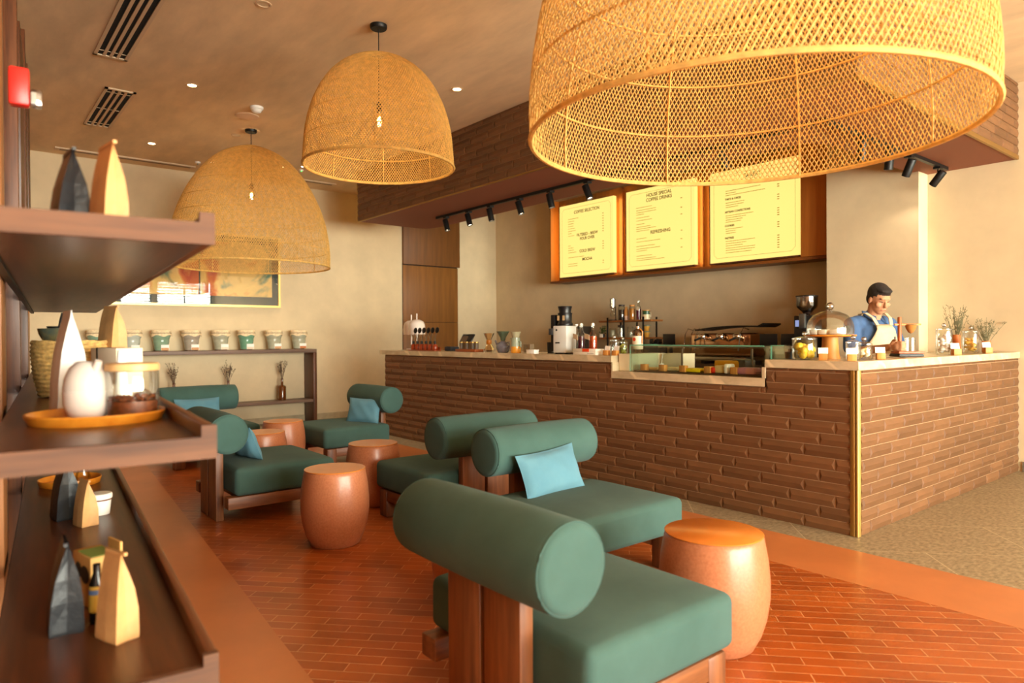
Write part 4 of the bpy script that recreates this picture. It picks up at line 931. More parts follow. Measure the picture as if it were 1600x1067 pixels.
# white/black batch grinder
t = thing('coffee_grinder', 'tall white and black coffee grinder on the counter', 'grinder', KY(883, 4.48), D(12))
GW = mat('grinder_white', (206, 204, 198), .35)
b_ = boxo('body', -.075, .075, -.09, .08, .012, .265, GW, t, .008); 
for sx_ in (-1, 1): boxo('foot', sx_ * .055 - .012, sx_ * .055 + .012, -.07, .06, 0, .011, BLACK, t)
boxo('slot', -.05, -.0, -.0915, -.0905, .10, .112, BLACK, b_); bm = bmesh.new(); sphere(bm, (-.035, -.091, .225), .010, (1, .1, 1)); new_obj('badge', bm, BLACK, b_)
latheo('burr_housing', [(.074, .266), (.076, .27), (.076, .285), (.066, .30), (.066, .37), (.07, .385)], BPLAST, t, 28); latheo('hopper', [(.058, .385), (.056, .40), (.066, .44), (.068, .448), (.0, .449)], BPLAST, t, 28)
for s in (-1, 1): boxo('window', s * .03 - .012, s * .03 + .012, -.0685, -.0665, .315, .36, mat('amber_window', (186, 158, 116), .3), t)
boxo('side_body', -.125, -.076, -.06, .08, .02, .37, BPLAST, t, .008); bm = bmesh.new(); sphere(bm, (-.128, -.03, .23), .012); new_obj('red_switch', bm, RED, t, smooth=True)
boxo('spout_block', -.12, -.078, -.10, -.061, .18, .24, DGREY, t, .004)
# flip-top bottles
LAB = mat('paper_tag', (226, 208, 178), .8)
def flip_bottle(px, Y, c, label, h=.285, s=1.0):
    t = thing('flip_top_bottle', label, 'bottle', KY(px, Y), D(-8)); liq = mat('syrup_%d_%d' % (c[0], c[1]), c, .1, coat=.6)
    bd = latheo('syrup', [(0, .003), (.035 * s, .003), (.037 * s, .008), (.037 * s, .165)], liq, t, 24); latheo('glass_body', [(.0375 * s, .002), (.0385 * s, .008), (.0385 * s, .17), (.03 * s, .195), (.016 * s, .215), (.015, .25), (.018, .252), (.018, .26)], GLASS, t, 24, cap=False)
    latheo('stopper', [(.0, .258), (.014, .26), (.017, .27), (.012, .283), (0, .285)], CARD, t, 16)
    tubeo('wire_bail', [(-.019, 0, .235), (-.026, 0, .262), (0, 0, .292), (.026, 0, .262), (.019, 0, .235)], .0018, STEEL, t, 5)
    boxo('tag', -.042, .03, -.046, -.044, .155, .205, LAB, t, rot=(.25, .2, 0)); return t
flip_bottle(908.5, 4.5, (84, 20, 48), 'flip-top bottle of dark purple syrup with paper tag'); flip_bottle(926.5, 4.5, (196, 72, 24), 'flip-top bottle of orange-red syrup with paper tag')
t = thing('flip_top_bottle', 'empty clear flip-top bottle between grinder and purple bottle', 'bottle', KY(900.5, 4.66)); latheo('glass_body', [(0, .002), (.036, .002), (.038, .17), (.016, .215), (.015, .27)], GLASS, t, 20, cap=False); latheo('stopper', [(.015, .27), (.017, .282), (0, .284)], CARD, t, 12)
# books
PAGE = mat('book_white', (232, 222, 206), .6); ORG = mat('book_orange', (226, 74, 26), .5)
t = thing('book', 'white book with orange spine, lying on top of the other book', 'book', KY(920, 4.40, CTE + .028)); boxo('cover', -.14, .14, -.06, .05, 0, .026, PAGE, t, .002); boxo('orange_band', -.02, .06, -.0625, .0505, -.0, .0265, ORG, t)
t = thing('book', 'plain white book lying under the book with orange spine', 'book', KY(920, 4.40)); boxo('cover', -.14, .142, -.062, .05, 0, .027, PAGE, t, .002); boxo('title_line', .04, .12, -.0635, -.062, .012, .015, mat('title_grey', (90, 80, 70), .6), t)
WB = wood('oak_block', (186, 118, 48), (214, 150, 76), .5, 'z')
def card_holder(p, label, rz=0, s=1.0, z=None):
    t = thing('card_holder', label, 'sign holder', p, rz, 'wooden blocks holding small white cards'); boxo('block', -.026 * s, .026 * s, -.02 * s, .02 * s, 0, .043 * s, WB, t, .002)
    boxo('card', -.03 * s, .03 * s, -.0012, .0012, .0432 * s, .083 * s, CARD, t, rot=(-.22, 0, 0), loc=(0, .0, .0)); return t
card_holder(KY(947.5, 4.38), 'wooden card holder right of the books, left of the olive jar', 0, 1.0); card_holder(KY(961.5, 4.38), 'wooden card holder in front of the olive jar', 0, 1.0)
# jars with knob lids
def knob_jar(p, label, r, h, fill, cat='jar', lid=True):
    t = thing('cookie_jar', label, cat, p)
    latheo('glass_body', [(0, .003), (r * .93, .003), (r, .012), (r, h * .95), (r * .96, h)], GLASS, t, 32, cap=False)
    if lid:
        l = latheo('lid', [(r * 1.02, h + .001), (r * 1.02, h + .008), (r * .5, h + .02), (0, h + .022)], GLASS, t, 28, cap=False); 
        bm = bmesh.new(); sphere(bm, (0, 0, h + .038), .016); new_obj('knob', bm, glass('knob_glass', (240, 240, 236), strength=.5), l, smooth=True)
    return t
def pile(t, r, z0, z1, n, m, size, sc, seed, name):
    random.seed(seed)
    for k in range(n):
        a = random.uniform(0, 2 * PI); rr = (r - size) * math.sqrt(random.random()); z = z0 + size + (z1 - z0 - 2 * size) * (k + .5) / n
        bm = bmesh.new(); sphere(bm, (0, 0, 0), size, sc, 10, 7); o = new_obj(name, bm, m[k % len(m)] if isinstance(m, list) else m, smooth=True, loc=t.location + Vector((rr * math.cos(a), rr * math.sin(a), z)), rot=(random.uniform(-.5, .5), random.uniform(-.5, .5), a))
        yield o
LEM = mat('lemon', (238, 200, 56), .45, var=.08); OLV = mat('green_olive', (150, 152, 56), .4, var=.1); CRM = mat('cream_sweet', (238, 222, 190), .6); MAC = mat('macaron_gold', (220, 168, 84), .6, var=.08); MER = mat('meringue', (244, 234, 224), .6); CHP = mat('banana_chip', (234, 182, 70), .5, var=.12)
t = knob_jar(KY(973, 4.5), 'glass jar of green olives with paired knob lid behind the card holder', .046, .105, None)
for o in pile(t, .043, .004, .10, 16, OLV, .0145, (1, 1, 1.15), 4, 'olive'): tag(o, 'green olive in the small glass jar', 'olive', 'olives in the jar')
t = knob_jar(KY(960, 4.64), 'empty glass jar with knob lid beside the olive jar', .04, .12, None)
t = thing('handled_bottle', 'round-shouldered bottle with orange label and wooden ring handle', 'bottle', KY(996.5, CFY + .495, CT + .0155))
latheo('glass_body', [(0, .0), (.045, .0), (.047, .006), (.047, .17), (.038, .20), (.018, .215), (.018, .235), (.0, .236)], glass('amber_light', (250, 214, 170), strength=.25), t, 24, cap=False); latheo('label', [(.0478, .03), (.0478, .15)], mat('label_cream', (240, 226, 200), .6), t, 24, cap=False)
bm = bmesh.new(); sphere(bm, (0, -.048, .12), .018, (1, .1, .9)); new_obj('orange_mark', bm, ORG, t); tubeo('ring_handle', [(.05, 0, .08), (.055, 0, .19), (.0, 0, .235), (-.055, 0, .19), (-.05, 0, .08)], .006, TRAYW, t, 8)
# ------------------------------------------------------------------ glass display case set into the lowered worktop
LZ = HZ + .0625
dc = thing('display_case', 'glass display case with greenish edges set into the lowered worktop', 'display case', (0, 0, 0))
gx0, gx1, gy0, gy1, gz = onY(985, 560, CFY + .03).x, HX1 - .03, CFY + .03, CFY + .385, 1.178
boxo('front_glass', gx0, gx1, gy0, gy0 + .006, LZ + .001, gz - .0085, GLASSG, dc); boxo('side_glass', gx0, gx0 + .006, gy0 + .0065, gy1, LZ + .001, gz - .0085, GLASSG, dc); boxo('side_glass', gx1 - .006, gx1, gy0 + .0065, gy1, LZ + .001, gz - .0085, GLASSG, dc)
boxo('top_glass', gx0 - .002, gx1 + .002, gy0 - .002, gy1, gz - .008, gz, GLASSG, dc)
bm = bmesh.new(); e = .0025
for (a, b_, c, d, f, g) in ((gx0 - .002, gx1, gy0 - .0055, gy0 - .0025, gz - .008, gz), (gx0 - .006, gx0 - .0025, gy0 - .002, gy1, gz - .008, gz), (gx0 - .003, gx0 + .001, gy0 - .004, gy0 - .0005, LZ + .001, gz - .009)): bx(bm, a, b_, c, d, f, g)
new_obj('polished_edge', bm, GEDGE, dc)
boxo('rear_rail', gx0, gx1, gy1 + .001, gy1 + .012, LZ + .001, LZ + .02, STEEL, dc); boxo('rear_rail', gx0, gx1, gy1 + .001, gy1 + .012, gz - .028, gz - .009, STEEL, dc)
for x in (gx0 + .32, gx0 + .95): boxo('glass_post', x, x + .012, gy0 + .25, gy0 + .262, LZ + .001, gz - .03, STEEL, dc)
boxo('steel_deck', gx0 + .02, gx1 - .01, gy0 + .02, gy1 - .01, LZ + .001, LZ + .012, mat('case_deck', (84, 60, 44), .25), dc)
bxx = onY(1023, 570, CFY + .05).x
t = thing('cream_box', 'large plain cream box filling the left end of the display recess', 'box', (0, 0, 0)); t.name = 'storage_box'; boxo('carton', HX0 + .018, gx0 - .010, CFY + .06, CFY + .5, LZ + .001, CT + .01, mat('cream_board', (240, 228, 200), .6), t, .002); boxo('lid', HX0 + .017, gx0 - .009, CFY + .059, CFY + .5, CT + .0102, CT + .016, mat('cream_board', (240, 228, 200), .6), t)
t = thing('storage_box', 'cream box just inside the left end of the glass case', 'box', (0, 0, 0)); boxo('carton', gx0 + .03, bxx, CFY + .41, CFY + .58, LZ + .001, CT + .01, mat('cream_board', (240, 228, 200), .6), t, .002); boxo('lid', gx0 + .029, bxx + .001, CFY + .409, CFY + .581, CT + .0102, CT + .015, mat('cream_board', (240, 228, 200), .6), t)
ZD = LZ + .0125
for px, nm in ((1007, 'wooden block in the case in front of the inner cream box'), (1036, 'wooden block in the case beside the bent white straw'), (1068, 'pale wooden block near the middle of the case'), (1107, 'wooden block between the yellow and red packs'), (1148, 'wooden block left of the purple pack')):
    o = boxo('wooden_block', -.027, .027, -.022, .022, 0, .05, WB, None, .002, loc=KY(px, CFY + .08, ZD)); tag(o, nm, 'block', 'wooden price blocks in the display case')
def pack(px0, px1, Y, c, h, label, c2=None, tilt=0):
    a, b_ = KY(px0, Y, ZD), KY(px1, Y, ZD); o = thing('snack_pack', label, 'snack', (a + b_) / 2, D(tilt)); hw = (b_.x - a.x) / 2
    m = mat('pack_%d_%d_%d' % c, c, .35, c2=c2 or c, scale=12); boxo('wrapper', -hw * .92, hw * .92, -.05, .05, .0, h, m, o, min(.012, h * .4)); 
    bm = bmesh.new(); bx(bm, -hw, -hw * .92, -.045, .045, h * .4, h * .5); new_obj('crimp', bm, m, o); bm = bmesh.new(); bx(bm, hw * .92, hw, -.045, .045, h * .4, h * .5); new_obj('crimp', bm, m, o)
pack(1013, 1033, CFY + .16, (232, 206, 140), .024, 'flat pale yellow pack near the left end of the case'); pack(1041, 1064, CFY + .15, (200, 200, 120), .032, 'pale green and yellow wrapped pack left of the bright yellow one', (232, 226, 190)); pack(1074, 1101, CFY + .12, (246, 214, 24), .032, 'bright yellow wrapped pack in the middle of the case')
pack(1113, 1121, CFY + .12, (200, 44, 20), .045, 'small red pack beside the cream wafer pack'); pack(1121, 1136, CFY + .14, (232, 206, 140), .058, 'cream wafer pack between the red pack and the white carton', (246, 236, 200)); pack(1136, 1143, CFY + .12, (250, 248, 240), .072, 'narrow white carton standing near the purple pack')
pack(1156, 1186, CFY + .12, (176, 120, 190), .05, 'shiny purple wrapped pack at the right end of the case', (222, 160, 150)); pack(1120, 1160, CFY + .28, (214, 150, 30), .09, 'orange-yellow wrapped bar lying at the back of the case', None, 12)
pack(1146, 1178, CFY + .30, (40, 40, 44), .10, 'black wrapped bundle at the back right of the case', (90, 86, 84), -20)
t = thing('milk_glass', 'small glass with bent white straw inside the case', 'glass', KY(1033, CFY + .2, ZD)); latheo('cup', [(0, .001), (.018, .001), (.021, .055)], CARD, t, 16); tubeo('straw', [(0, 0, .03), (.008, 0, .10), (.02, 0, .135)], .003, WHITE, t, 6)
# small green-edged glass box to the right
x0, x1 = onY(1202, 550, CFY + .07).x, onY(1224, 550, CFY + .07).x
t = thing('glass_box', 'small green-edged glass box standing on the counter right of the case', 'glass box', ((x0 + x1) / 2 + .01, CFY + .17, CTE)); hw = (x1 - x0) / 2 - .005
boxo('front_glass', -hw, hw, -.10, -.095, .001, .09, GLASSG, t); boxo('top_glass', -hw, hw, -.10, .10, .0905, .096, GLASSG, t); boxo('side_glass', -hw, -hw + .005, -.0945, .10, .001, .09, GLASSG, t); boxo('side_glass', hw - .005, hw, -.0945, .10, .001, .09, GLASSG, t)
bm = bmesh.new(); bx(bm, -hw - .003, -hw + .006, -.106, -.101, .001, .097); bx(bm, -hw, hw, -.106, -.101, .0905, .097); new_obj('polished_edge', bm, GEDGE, t)
t = thing('metal_cup', 'dark metal cup inside the small glass box', 'cup', ((x0 + x1) / 2 + .035, CFY + .18, CTE)); latheo('body', [(0, .001), (.026, .001), (.03, .05), (.027, .05), (.024, .004)], DGREY, t, 20); tubeo('handle', [(.027, 0, .04), (.045, 0, .035), (.04, 0, .015), (.025, 0, .012)], .003, DGREY, t, 6)
# jar of lemons, cake stand, macaron jar
t = knob_jar(KY(1257, 4.42), 'wide glass jar of yellow lemons left of the cake stand', .078, .135, None)
for o in pile(t, .072, .003, .118, 11, LEM, .026, (1.2, 1, 1), 6, 'lemon'): tag(o, 'yellow lemon in the wide glass jar', 'lemon', 'lemons in the jar')
cp = KY(1297, 4.70); t = thing('cake_stand', 'wooden cake stand on a thick round pedestal', 'cake stand', cp)
latheo('pedestal', [(0, 0), (.066, 0), (.066, .004), (.058, .04), (.05, .13), (.052, .15)], WB, t, 32); latheo('plate', [(.05, .1502), (.16, .152), (.168, .158), (.166, .166), (0, .167)], TRAYW, t, 48)
cl = thing('glass_cloche', 'low glass dome with round knob covering the cakes', 'cloche', cp + Vector((0, 0, .1675)))
latheo('dome', [(.150, .001), (.152, .02), (.150, .06), (.137, .10), (.108, .135), (.06, .157), (.02, .165)], GLASS, cl, 40, cap=False); bm = bmesh.new(); sphere(bm, (0, 0, .195), .028); lathe(bm, [(.012, .165), (.009, .172)], 12); new_obj('knob', bm, glass('knob_glass', (240, 240, 236), strength=.5), cl, smooth=True)
CAKE = mat('white_cake', (244, 236, 218), .6)
for dx, nm in ((-.095, 'left white cake slab under the glass dome'), (-.03, 'middle white cake slab under the glass dome'), (.06, 'right wider white cake slab under the glass dome')):
    o = boxo('cake', -.028 if dx < 0 else -.04, .028 if dx < 0 else .045, -.035, .035, 0, .035, CAKE, None, .006, loc=cp + Vector((dx, -.02, .1677))); tag(o, nm, 'cake', 'cakes under the glass dome')
t = knob_jar(CXp(1350, -2.06), 'glass jar of golden macarons at the counter corner', .052, .098, None)
for o in pile(t, .05, .003, .088, 9, [MAC, CRM], .021, (1, 1, .55), 9, 'macaron'): tag(o, 'macaron in the glass jar at the counter corner', 'macaron', 'macarons in the jar')
t = knob_jar(CXp(1333, -2.06), 'empty glass jar just left of the macaron jar', .045, .11, None)
card_holder(KY(1286, 4.40), 'wooden card holder in front of the cake stand', D(25)); card_holder(KY(1331, 4.38), 'wooden card holder left of the macaron jar at the corner', D(30)); card_holder(CXp(1376, -2.0), 'wooden card holder right of the macaron jar, beside the barista', D(35))
card_holder(CXp(1494, -1.99), 'wooden card holder between the meringue jar and the chip jar', D(50), 1.15); card_holder(CXp(1543, -1.99), 'rightmost wooden card holder, in front of the second orange vase', D(50), 1.15)
# pour over stand, scale, glass
pp = CXp(1418, -2.13)
t = thing('kitchen_scale', 'flat black scale under the wooden pour-over stand', 'scale', pp, D(51)); boxo('body', -.10, .085, -.07, .07, 0, .014, BPLAST, t, .003); boxo('plate', -.095, .08, -.065, .065, .0142, .02, DGREY, t)
RW = wood('cherry_wood', (150, 74, 34), (184, 104, 52), .4, 'z')
t = thing('pour_over_stand', 'wooden pour-over stand with upright, arm and cloth filter ring', 'stand', pp + Vector((0, 0, .0205)), D(51))
boxo('base', -.095, .10, -.055, .055, 0, .018, RW, t, .003); latheo('post', [(0, .018), (.014, .018), (.014, .27), (.012, .276), (0, .277)], RW, t, 16, loc=(-.06, 0, 0))
boxo('arm', -.10, .10, -.009, .009, .212, .226, WB, t, .003); tubeo('filter_ring', [(.025 + .04 * math.cos(a * PI / 12), .04 * math.sin(a * PI / 12), .219) for a in range(24)], .003, STEEL, t, 6, True)
latheo('cloth_filter', [(.039, .217), (.034, .19), (.018, .16), (0, .15)], mat('stained_cloth', (168, 112, 52), .9), t, 20, cap=False, loc=(.025, 0, 0))
t = thing('tasting_glass', 'clear glass standing on the pour-over stand base', 'glass', pp + Vector((.02 * math.cos(D(51)), .02 * math.sin(D(51)), .039))); latheo('tumbler', [(0, .001), (.034, .001), (.038, .10)], GLASS, t, 24, cap=False)
q = CXp(1432, -2.2); t = thing('teaspoon', 'small steel spoon on the marble beside the scale', 'spoon', CXp(1400, -2.03), D(20)); tubeo('handle', [(-.06, 0, .004), (.02, 0, .004)], .0025, STEEL, t, 6); bm = bmesh.new(); sphere(bm, (.04, 0, .005), .018, (1.3, .8, .22)); new_obj('bowl', bm, STEEL, t, smooth=True)
# meringue jar, chip jar, vases
t = knob_jar(CXp(1475, -2.08), 'tall glass jar packed with white meringues', .058, .20, None)
for o in pile(t, .055, .003, .19, 20, MER, .024, (1, 1, .6), 12, 'meringue'): tag(o, 'white meringue in the tall glass jar', 'meringue', 'meringues in the jar')
t = knob_jar(CXp(1517, -2.06), 'glass jar of golden banana chips between the orange vases', .062, .18, None)
for o in pile(t, .058, .003, .15, 34, CHP, .021, (1, 1, .22), 13, 'banana_chip'): tag(o, 'golden banana chip in the glass jar', 'chip', 'banana chips in the jar')
OV = mat('orange_clay', (204, 112, 48), .55); TW2 = mat('grey_green_stem', (112, 108, 78), .9)
t = thing('clay_vase', 'tall orange clay vase holding a big bunch of dried stems', 'vase', CXp(1494, -2.2)); latheo('cylinder', [(0, 0), (.032, 0), (.033, .16), (.029, .16), (.028, .02), (0, .018)], OV, t, 24); stems(t, .02, .44, 26, .12, TW2, 21, th=.0017, tips=.006)
t = thing('clay_vase', 'orange clay vase with low spreading dried stems at the far right', 'vase', CXp(1541, -2.16)); latheo('cylinder', [(0, 0), (.035, 0), (.035, .10), (.031, .10), (.03, .02), (0, .018)], OV, t, 24); stems(t, .02, .30, 20, .17, TW2, 22, th=.0017, tips=.006)
# ------------------------------------------------------------------ back bench along the menu wall
BZ = .90
bb = thing('back_bench', 'dark bench along the wall behind the counter, mostly hidden', 'bench', (0, 0, 0)); boxo('carcass', -8.6, -3.6, 7.2, 7.78, .0, BZ - .04, mat('bench_dark', (50, 38, 30), .6), bb); boxo('worktop', -8.62, -3.6, 7.16, 7.79, BZ - .0395, BZ, mat('bench_top', (70, 56, 46), .35), bb)
BY = 7.42; BZe = BZ + .0006
def BY_(px, Y=BY, z=BZe): return KY(px, Y, z)
# shelf rack
l_ = BY_(938, 7.35).x; r_ = BY_(1019, 7.35).x; t = thing('bottle_rack', 'black metal rack with two wooden shelves behind the counter', 'rack', ((l_ + r_) / 2, 7.45, BZe)); hw = (r_ - l_) / 2
zs1 = onY(980, 527, 7.35).z - BZe; zs2 = onY(980, 500, 7.35).z - BZe
for z in (zs1, zs2): boxo('wood_shelf', -hw, hw, -.13, .13, z - .026, z, wood('rack_wood', (128, 76, 32), (164, 104, 50), .45, 'x'), t, .002)
for xx in (-hw * .62, hw * .02, hw * .75):
    bm = bmesh.new(); bx(bm, xx - .009, xx + .009, -.15, -.132, 0, zs2 + .04); bx(bm, xx - .009, xx + .009, .132, .15, 0, zs2 + .04); bx(bm, xx - .009, xx + .009, -.15, -.132, zs2 + .0, zs2 + .04); new_obj('metal_frame', bm, BLACK, t)
def on_rack(px, lvl): v = BY_(px, 7.40); v.z = BZe + (zs1 if lvl == 1 else zs2) + .0006; return v
def clear_jar(px, lvl, r, h, label, lidm=None, fill=None, fh=.6):
    t = thing('storage_jar', label, 'jar', on_rack(px, lvl)); latheo('glass_body', [(0, .002), (r * .96, .002), (r, .01), (r, h * .9), (r * .8, h)], GLASS, t, 24, cap=False)
    if fill: latheo('filling', [(0, .004), (r * .93, .004), (r * .94, h * fh), (0, h * fh)], fill, t, 20, cap=False)
    if lidm: latheo('lid', [(r * .84, h), (r * .86, h + .022), (0, h + .023)], lidm, t, 20)
t = thing('siphon_brewer', 'tall glass siphon brewer on the rack top shelf', 'siphon', on_rack(957.5, 2)); latheo('lower_globe', [(0, .05), (.03, .055), (.042, .085), (.03, .12), (.014, .14), (.014, .17)], GLASS, t, 20, cap=False); latheo('upper_tube', [(.016, .172), (.042, .19), (.043, .31), (.036, .315), (0, .317)], glass('frosted', (238, 236, 224), strength=.4), t, 20, cap=False); tubeo('stand_rod', [(.055, 0, 0), (.055, 0, .2)], .006, BLACK, t, 6); latheo('foot', [(0, 0), (.06, 0), (.06, .012), (0, .013)], BLACK, t, 20)
DK = mat('dark_coffee', (44, 26, 18), .5)
clear_jar(971.5, 2, .052, .20, 'glass jar of dark coffee beans on the rack top shelf', DK, DK, .75)
t = thing('spice_bottle', 'slim bottle with gold label beside the dark bean jar', 'bottle', on_rack(979, 2)); latheo('glass_body', [(0, 0), (.03, 0), (.03, .14), (.016, .165), (.016, .19), (0, .191)], mat('gold_tea', (206, 148, 80), .3), t, 16); latheo('label', [(.0306, .0), (.0306, .06)], mat('label_pink', (232, 196, 170), .6), t, 16, cap=False)
clear_jar(988, 2, .045, .19, 'glass jar with orange contents in its middle on the rack', WB, mat('orange_fill', (222, 140, 44), .5), .85)
t = thing('flip_top_bottle', 'dark purple flip-top bottle with pale tag on the rack', 'bottle', on_rack(998, 2)); latheo('syrup', [(0, .0), (.036, .0), (.037, .15)], mat('syrup_84_20', (60, 20, 44), .1, coat=.6), t, 20); latheo('glass_body', [(.0375, .151), (.03, .18), (.015, .20), (.014, .25)], GLASS, t, 16, cap=False); latheo('stopper', [(.014, .25), (.017, .262), (.0, .27)], CARD, t, 12); boxo('tag', -.05, .0, -.042, -.04, .13, .18, LAB, t, rot=(0, .3, 0))
t = thing('ceramic_mug', 'green and cream ceramic mug with handle on the rack', 'mug', on_rack(1010, 2)); b_ = latheo('lower_body', [(0, 0), (.05, 0), (.052, .07)], mat('cream_glaze', (226, 212, 176), .35), t, 24); latheo('upper_body', [(.0521, .0702), (.053, .12)], mat('forest_glaze', (44, 84, 56), .3), t, 24); latheo('lid', [(.056, .1205), (.056, .13), (0, .131)], WB, t, 20); tubeo('handle', [(.05, 0, .10), (.082, 0, .09), (.08, 0, .04), (.05, 0, .025)], .007, mat('cream_glaze', (226, 212, 176), .35), b_, 8)
GREYF = mat('pale_fill', (196, 190, 160), .6)
clear_jar(957, 1, .048, .13, 'pale filled glass jar at left of the rack lower shelf', None, GREYF, .8); clear_jar(970, 1, .05, .15, 'bright glass jar with dark lid on the rack lower shelf', DK, mat('foil_fill', (210, 210, 204), .2, .6), .85); clear_jar(985, 1, .046, .15, 'glass jar behind the rack post on the lower shelf', None, GREYF, .4)
t = thing('glass_cloche', 'small clear bell jar with pointed filter on the rack lower shelf', 'cloche', on_rack(996, 1)); latheo('dome', [(.05, .001), (.051, .08), (.04, .125), (.015, .15), (0, .152)], GLASS, t, 24, cap=False); latheo('filter_cone', [(.04, .13), (.01, .06)], STEEL, t, 16, cap=False)
YG = mat('yellow_stoneware', (214, 156, 64), .35, coat=.3)
for k, nm in ((0, 'lower yellow-brown cup of the stack at the right of the rack'), (1, 'upper yellow-brown cup of the stack at the right of the rack')):
    t = thing('stacked_cup', nm, 'cup', on_rack(1010.5, 1) + Vector((0, 0, k * .085)), 0, 'stacked cups on the rack'); latheo('body', [(0, 0), (.03, 0), (.034, .006), (.036, .04), (.052, .065), (.054, .08), (.049, .08), (.03, .045), (0, .042)], YG, t, 24); latheo('glaze_band', [(.0545, .068), (.0552, .0805)], mat('sea_glaze', (106, 120, 96), .3), t, 24, cap=False)
LEAF = mat('leaf_green', (70, 96, 44), .6, var=.2)
t = thing('potted_herb', 'small leafy green plant at the left end of the rack lower shelf', 'plant', on_rack(942, 1)); latheo('pot', [(0, 0), (.025, 0), (.03, .05), (.027, .05), (0, .045)], DGREY, t, 20)
random.seed(5); bm = bmesh.new()
for k in range(60):
    a = random.uniform(0, 2 * PI); rr = random.uniform(0, .05); z = random.uniform(.06, .165); sphere(bm, (rr * math.cos(a), rr * math.sin(a), z), .014, (1, .25, .6), 6, 4, Matrix.Rotation(random.uniform(0, 3), 3, (random.random(), random.random(), 1)))
new_obj('foliage', bm, LEAF, t, smooth=True); tubeo('stem', [(0, 0, .045), (0, 0, .15)], .004, TWIG, t, 5)
o = boxo('price_card', -.03, .03, -.002, .002, .0, .05, CARD, None, loc=on_rack(947, 1) + Vector((0, -.10, 0))); tag(o, 'small white card in front of the plant on the rack lower shelf', 'card')
# second grinder / machines in the shade
t = thing('brewing_machine', 'dark boxy brewing machine behind the white grinder', 'machine', BY_(905, 7.45)); boxo('housing', -.17, .16, -.15, .15, 0, .50, mat('machine_dark', (66, 58, 50), .4), t, .01); boxo('front_panel', -.15, .18, -.156, -.151, .28, .46, mat('machine_grey', (112, 100, 84), .35), t)
for px, w_, nm in ((1047, .11, 'black register screen just above the glass case, left of the espresso machine'), (1233, .095, 'small black screen on a stand left of the hopper grinder'), (1203, .125, 'plain black panel standing beside the espresso machine')):
    t = thing('register_screen', nm, 'screen', BY_(px, 7.25)); hz = onY(px, 523, 7.25).z - BZe; boxo('screen', -w_, w_ * .7, -.01, .01, hz - .13, hz + .01, BPLAST, t, .003); boxo('stand', -.02, .02, .011, .03, 0.01, hz - .02, BLACK, t); boxo('foot', -.08, .08, -.06, .08, 0, .009, BLACK, t)
t = thing('portafilter_tools', 'cluster of black brewing tools with a steel spout left of the screen', 'tools', BY_(1027, 7.3)); hz = onY(1027, 535, 7.3).z - BZe
boxo('tool_stand', -.18, .12, -.06, .06, 0, hz - .02, BPLAST, t, .01); boxo('tool_block', -.10, .05, -.05, .05, hz - .019, hz + .05, BPLAST, t, .015); tubeo('spout', [(-.02, -.07, hz - .02), (.0, -.07, hz + .03), (.03, -.07, hz + .05)], .01, CHROME, t, 8)
# espresso machine
e0, e1 = BY_(1082, 7.3), BY_(1186, 7.3); ec = (e0 + e1) / 2; hw = (e1.x - e0.x) / 2
t = thing('espresso_machine', 'long polished steel espresso machine with curved black top', 'espresso machine', Vector((ec.x, 7.42, BZe)))
zt = onY(1130, 509, 7.25).z - BZe
b_ = boxo('chrome_body', -hw, hw * .82, -.16, .2, .10, zt - .09, mat('bronze_chrome', (200, 164, 130), .15, 1.0), t, .03)
bm = bmesh.new()
for s in range(14):
    u0, u1 = s / 14, (s + 1) / 14
    def cz(u): return zt - .012 + .03 * math.sin(u * PI) * .6 - .03 * (1 - u) ** 2 + (.035 if u > .97 else 0)
    xa, xb = -hw * .8 + u0 * hw * 2.0, -hw * .8 + u1 * hw * 2.0
    q = [(xa, -.2, cz(u0)), (xb, -.2, cz(u1)), (xb, .2, cz(u1)), (xa, .2, cz(u0))]
    a = [bm.verts.new(p) for p in q]; b2 = [bm.verts.new((p[0], p[1], p[2] - .016)) for p in q]; bm.faces.new(a); bm.faces.new(list(reversed(b2)))
    for k in range(4): bm.faces.new((b2[k], b2[(k + 1) % 4], a[(k + 1) % 4], a[k]))
bmesh.ops.remove_doubles(bm, verts=bm.verts[:], dist=.0005); bmesh.ops.recalc_face_normals(bm, faces=bm.faces[:]); new_obj('top_cover', bm, BLACK, t, smooth=True)
for k, xx in enumerate((-hw * .55, 0, hw * .5)):
    g = latheo('group_head', [(0, .0), (.05, 0), (.055, .01), (.055, .05), (.04, .07), (0, .072)], CHROME, t, 24, loc=(xx, -.2, zt - .16)); tubeo('portafilter_handle', [(0, -.05, .01), (0, -.16, -.015)], .013, BLACK, g, 8)
for xx in (-hw * 1.06, -hw * .86, -hw * .7, hw * .62): tubeo('steam_wand', [(xx + .08, -.17, zt - .05), (xx + .03, -.21, zt - .03), (xx, -.23, zt - .1), (xx - .02, -.24, zt - .3)], .007, CHROME, t, 8)
boxo('drip_tray', -hw * .9, hw * .8, -.24, .15, .04, .085, STEEL, t, .004)
for s in (-1, 1): boxo('foot', s * hw * .7 - .03, s * hw * .7 + .03, -.1, .12, 0, .04, BLACK, t)
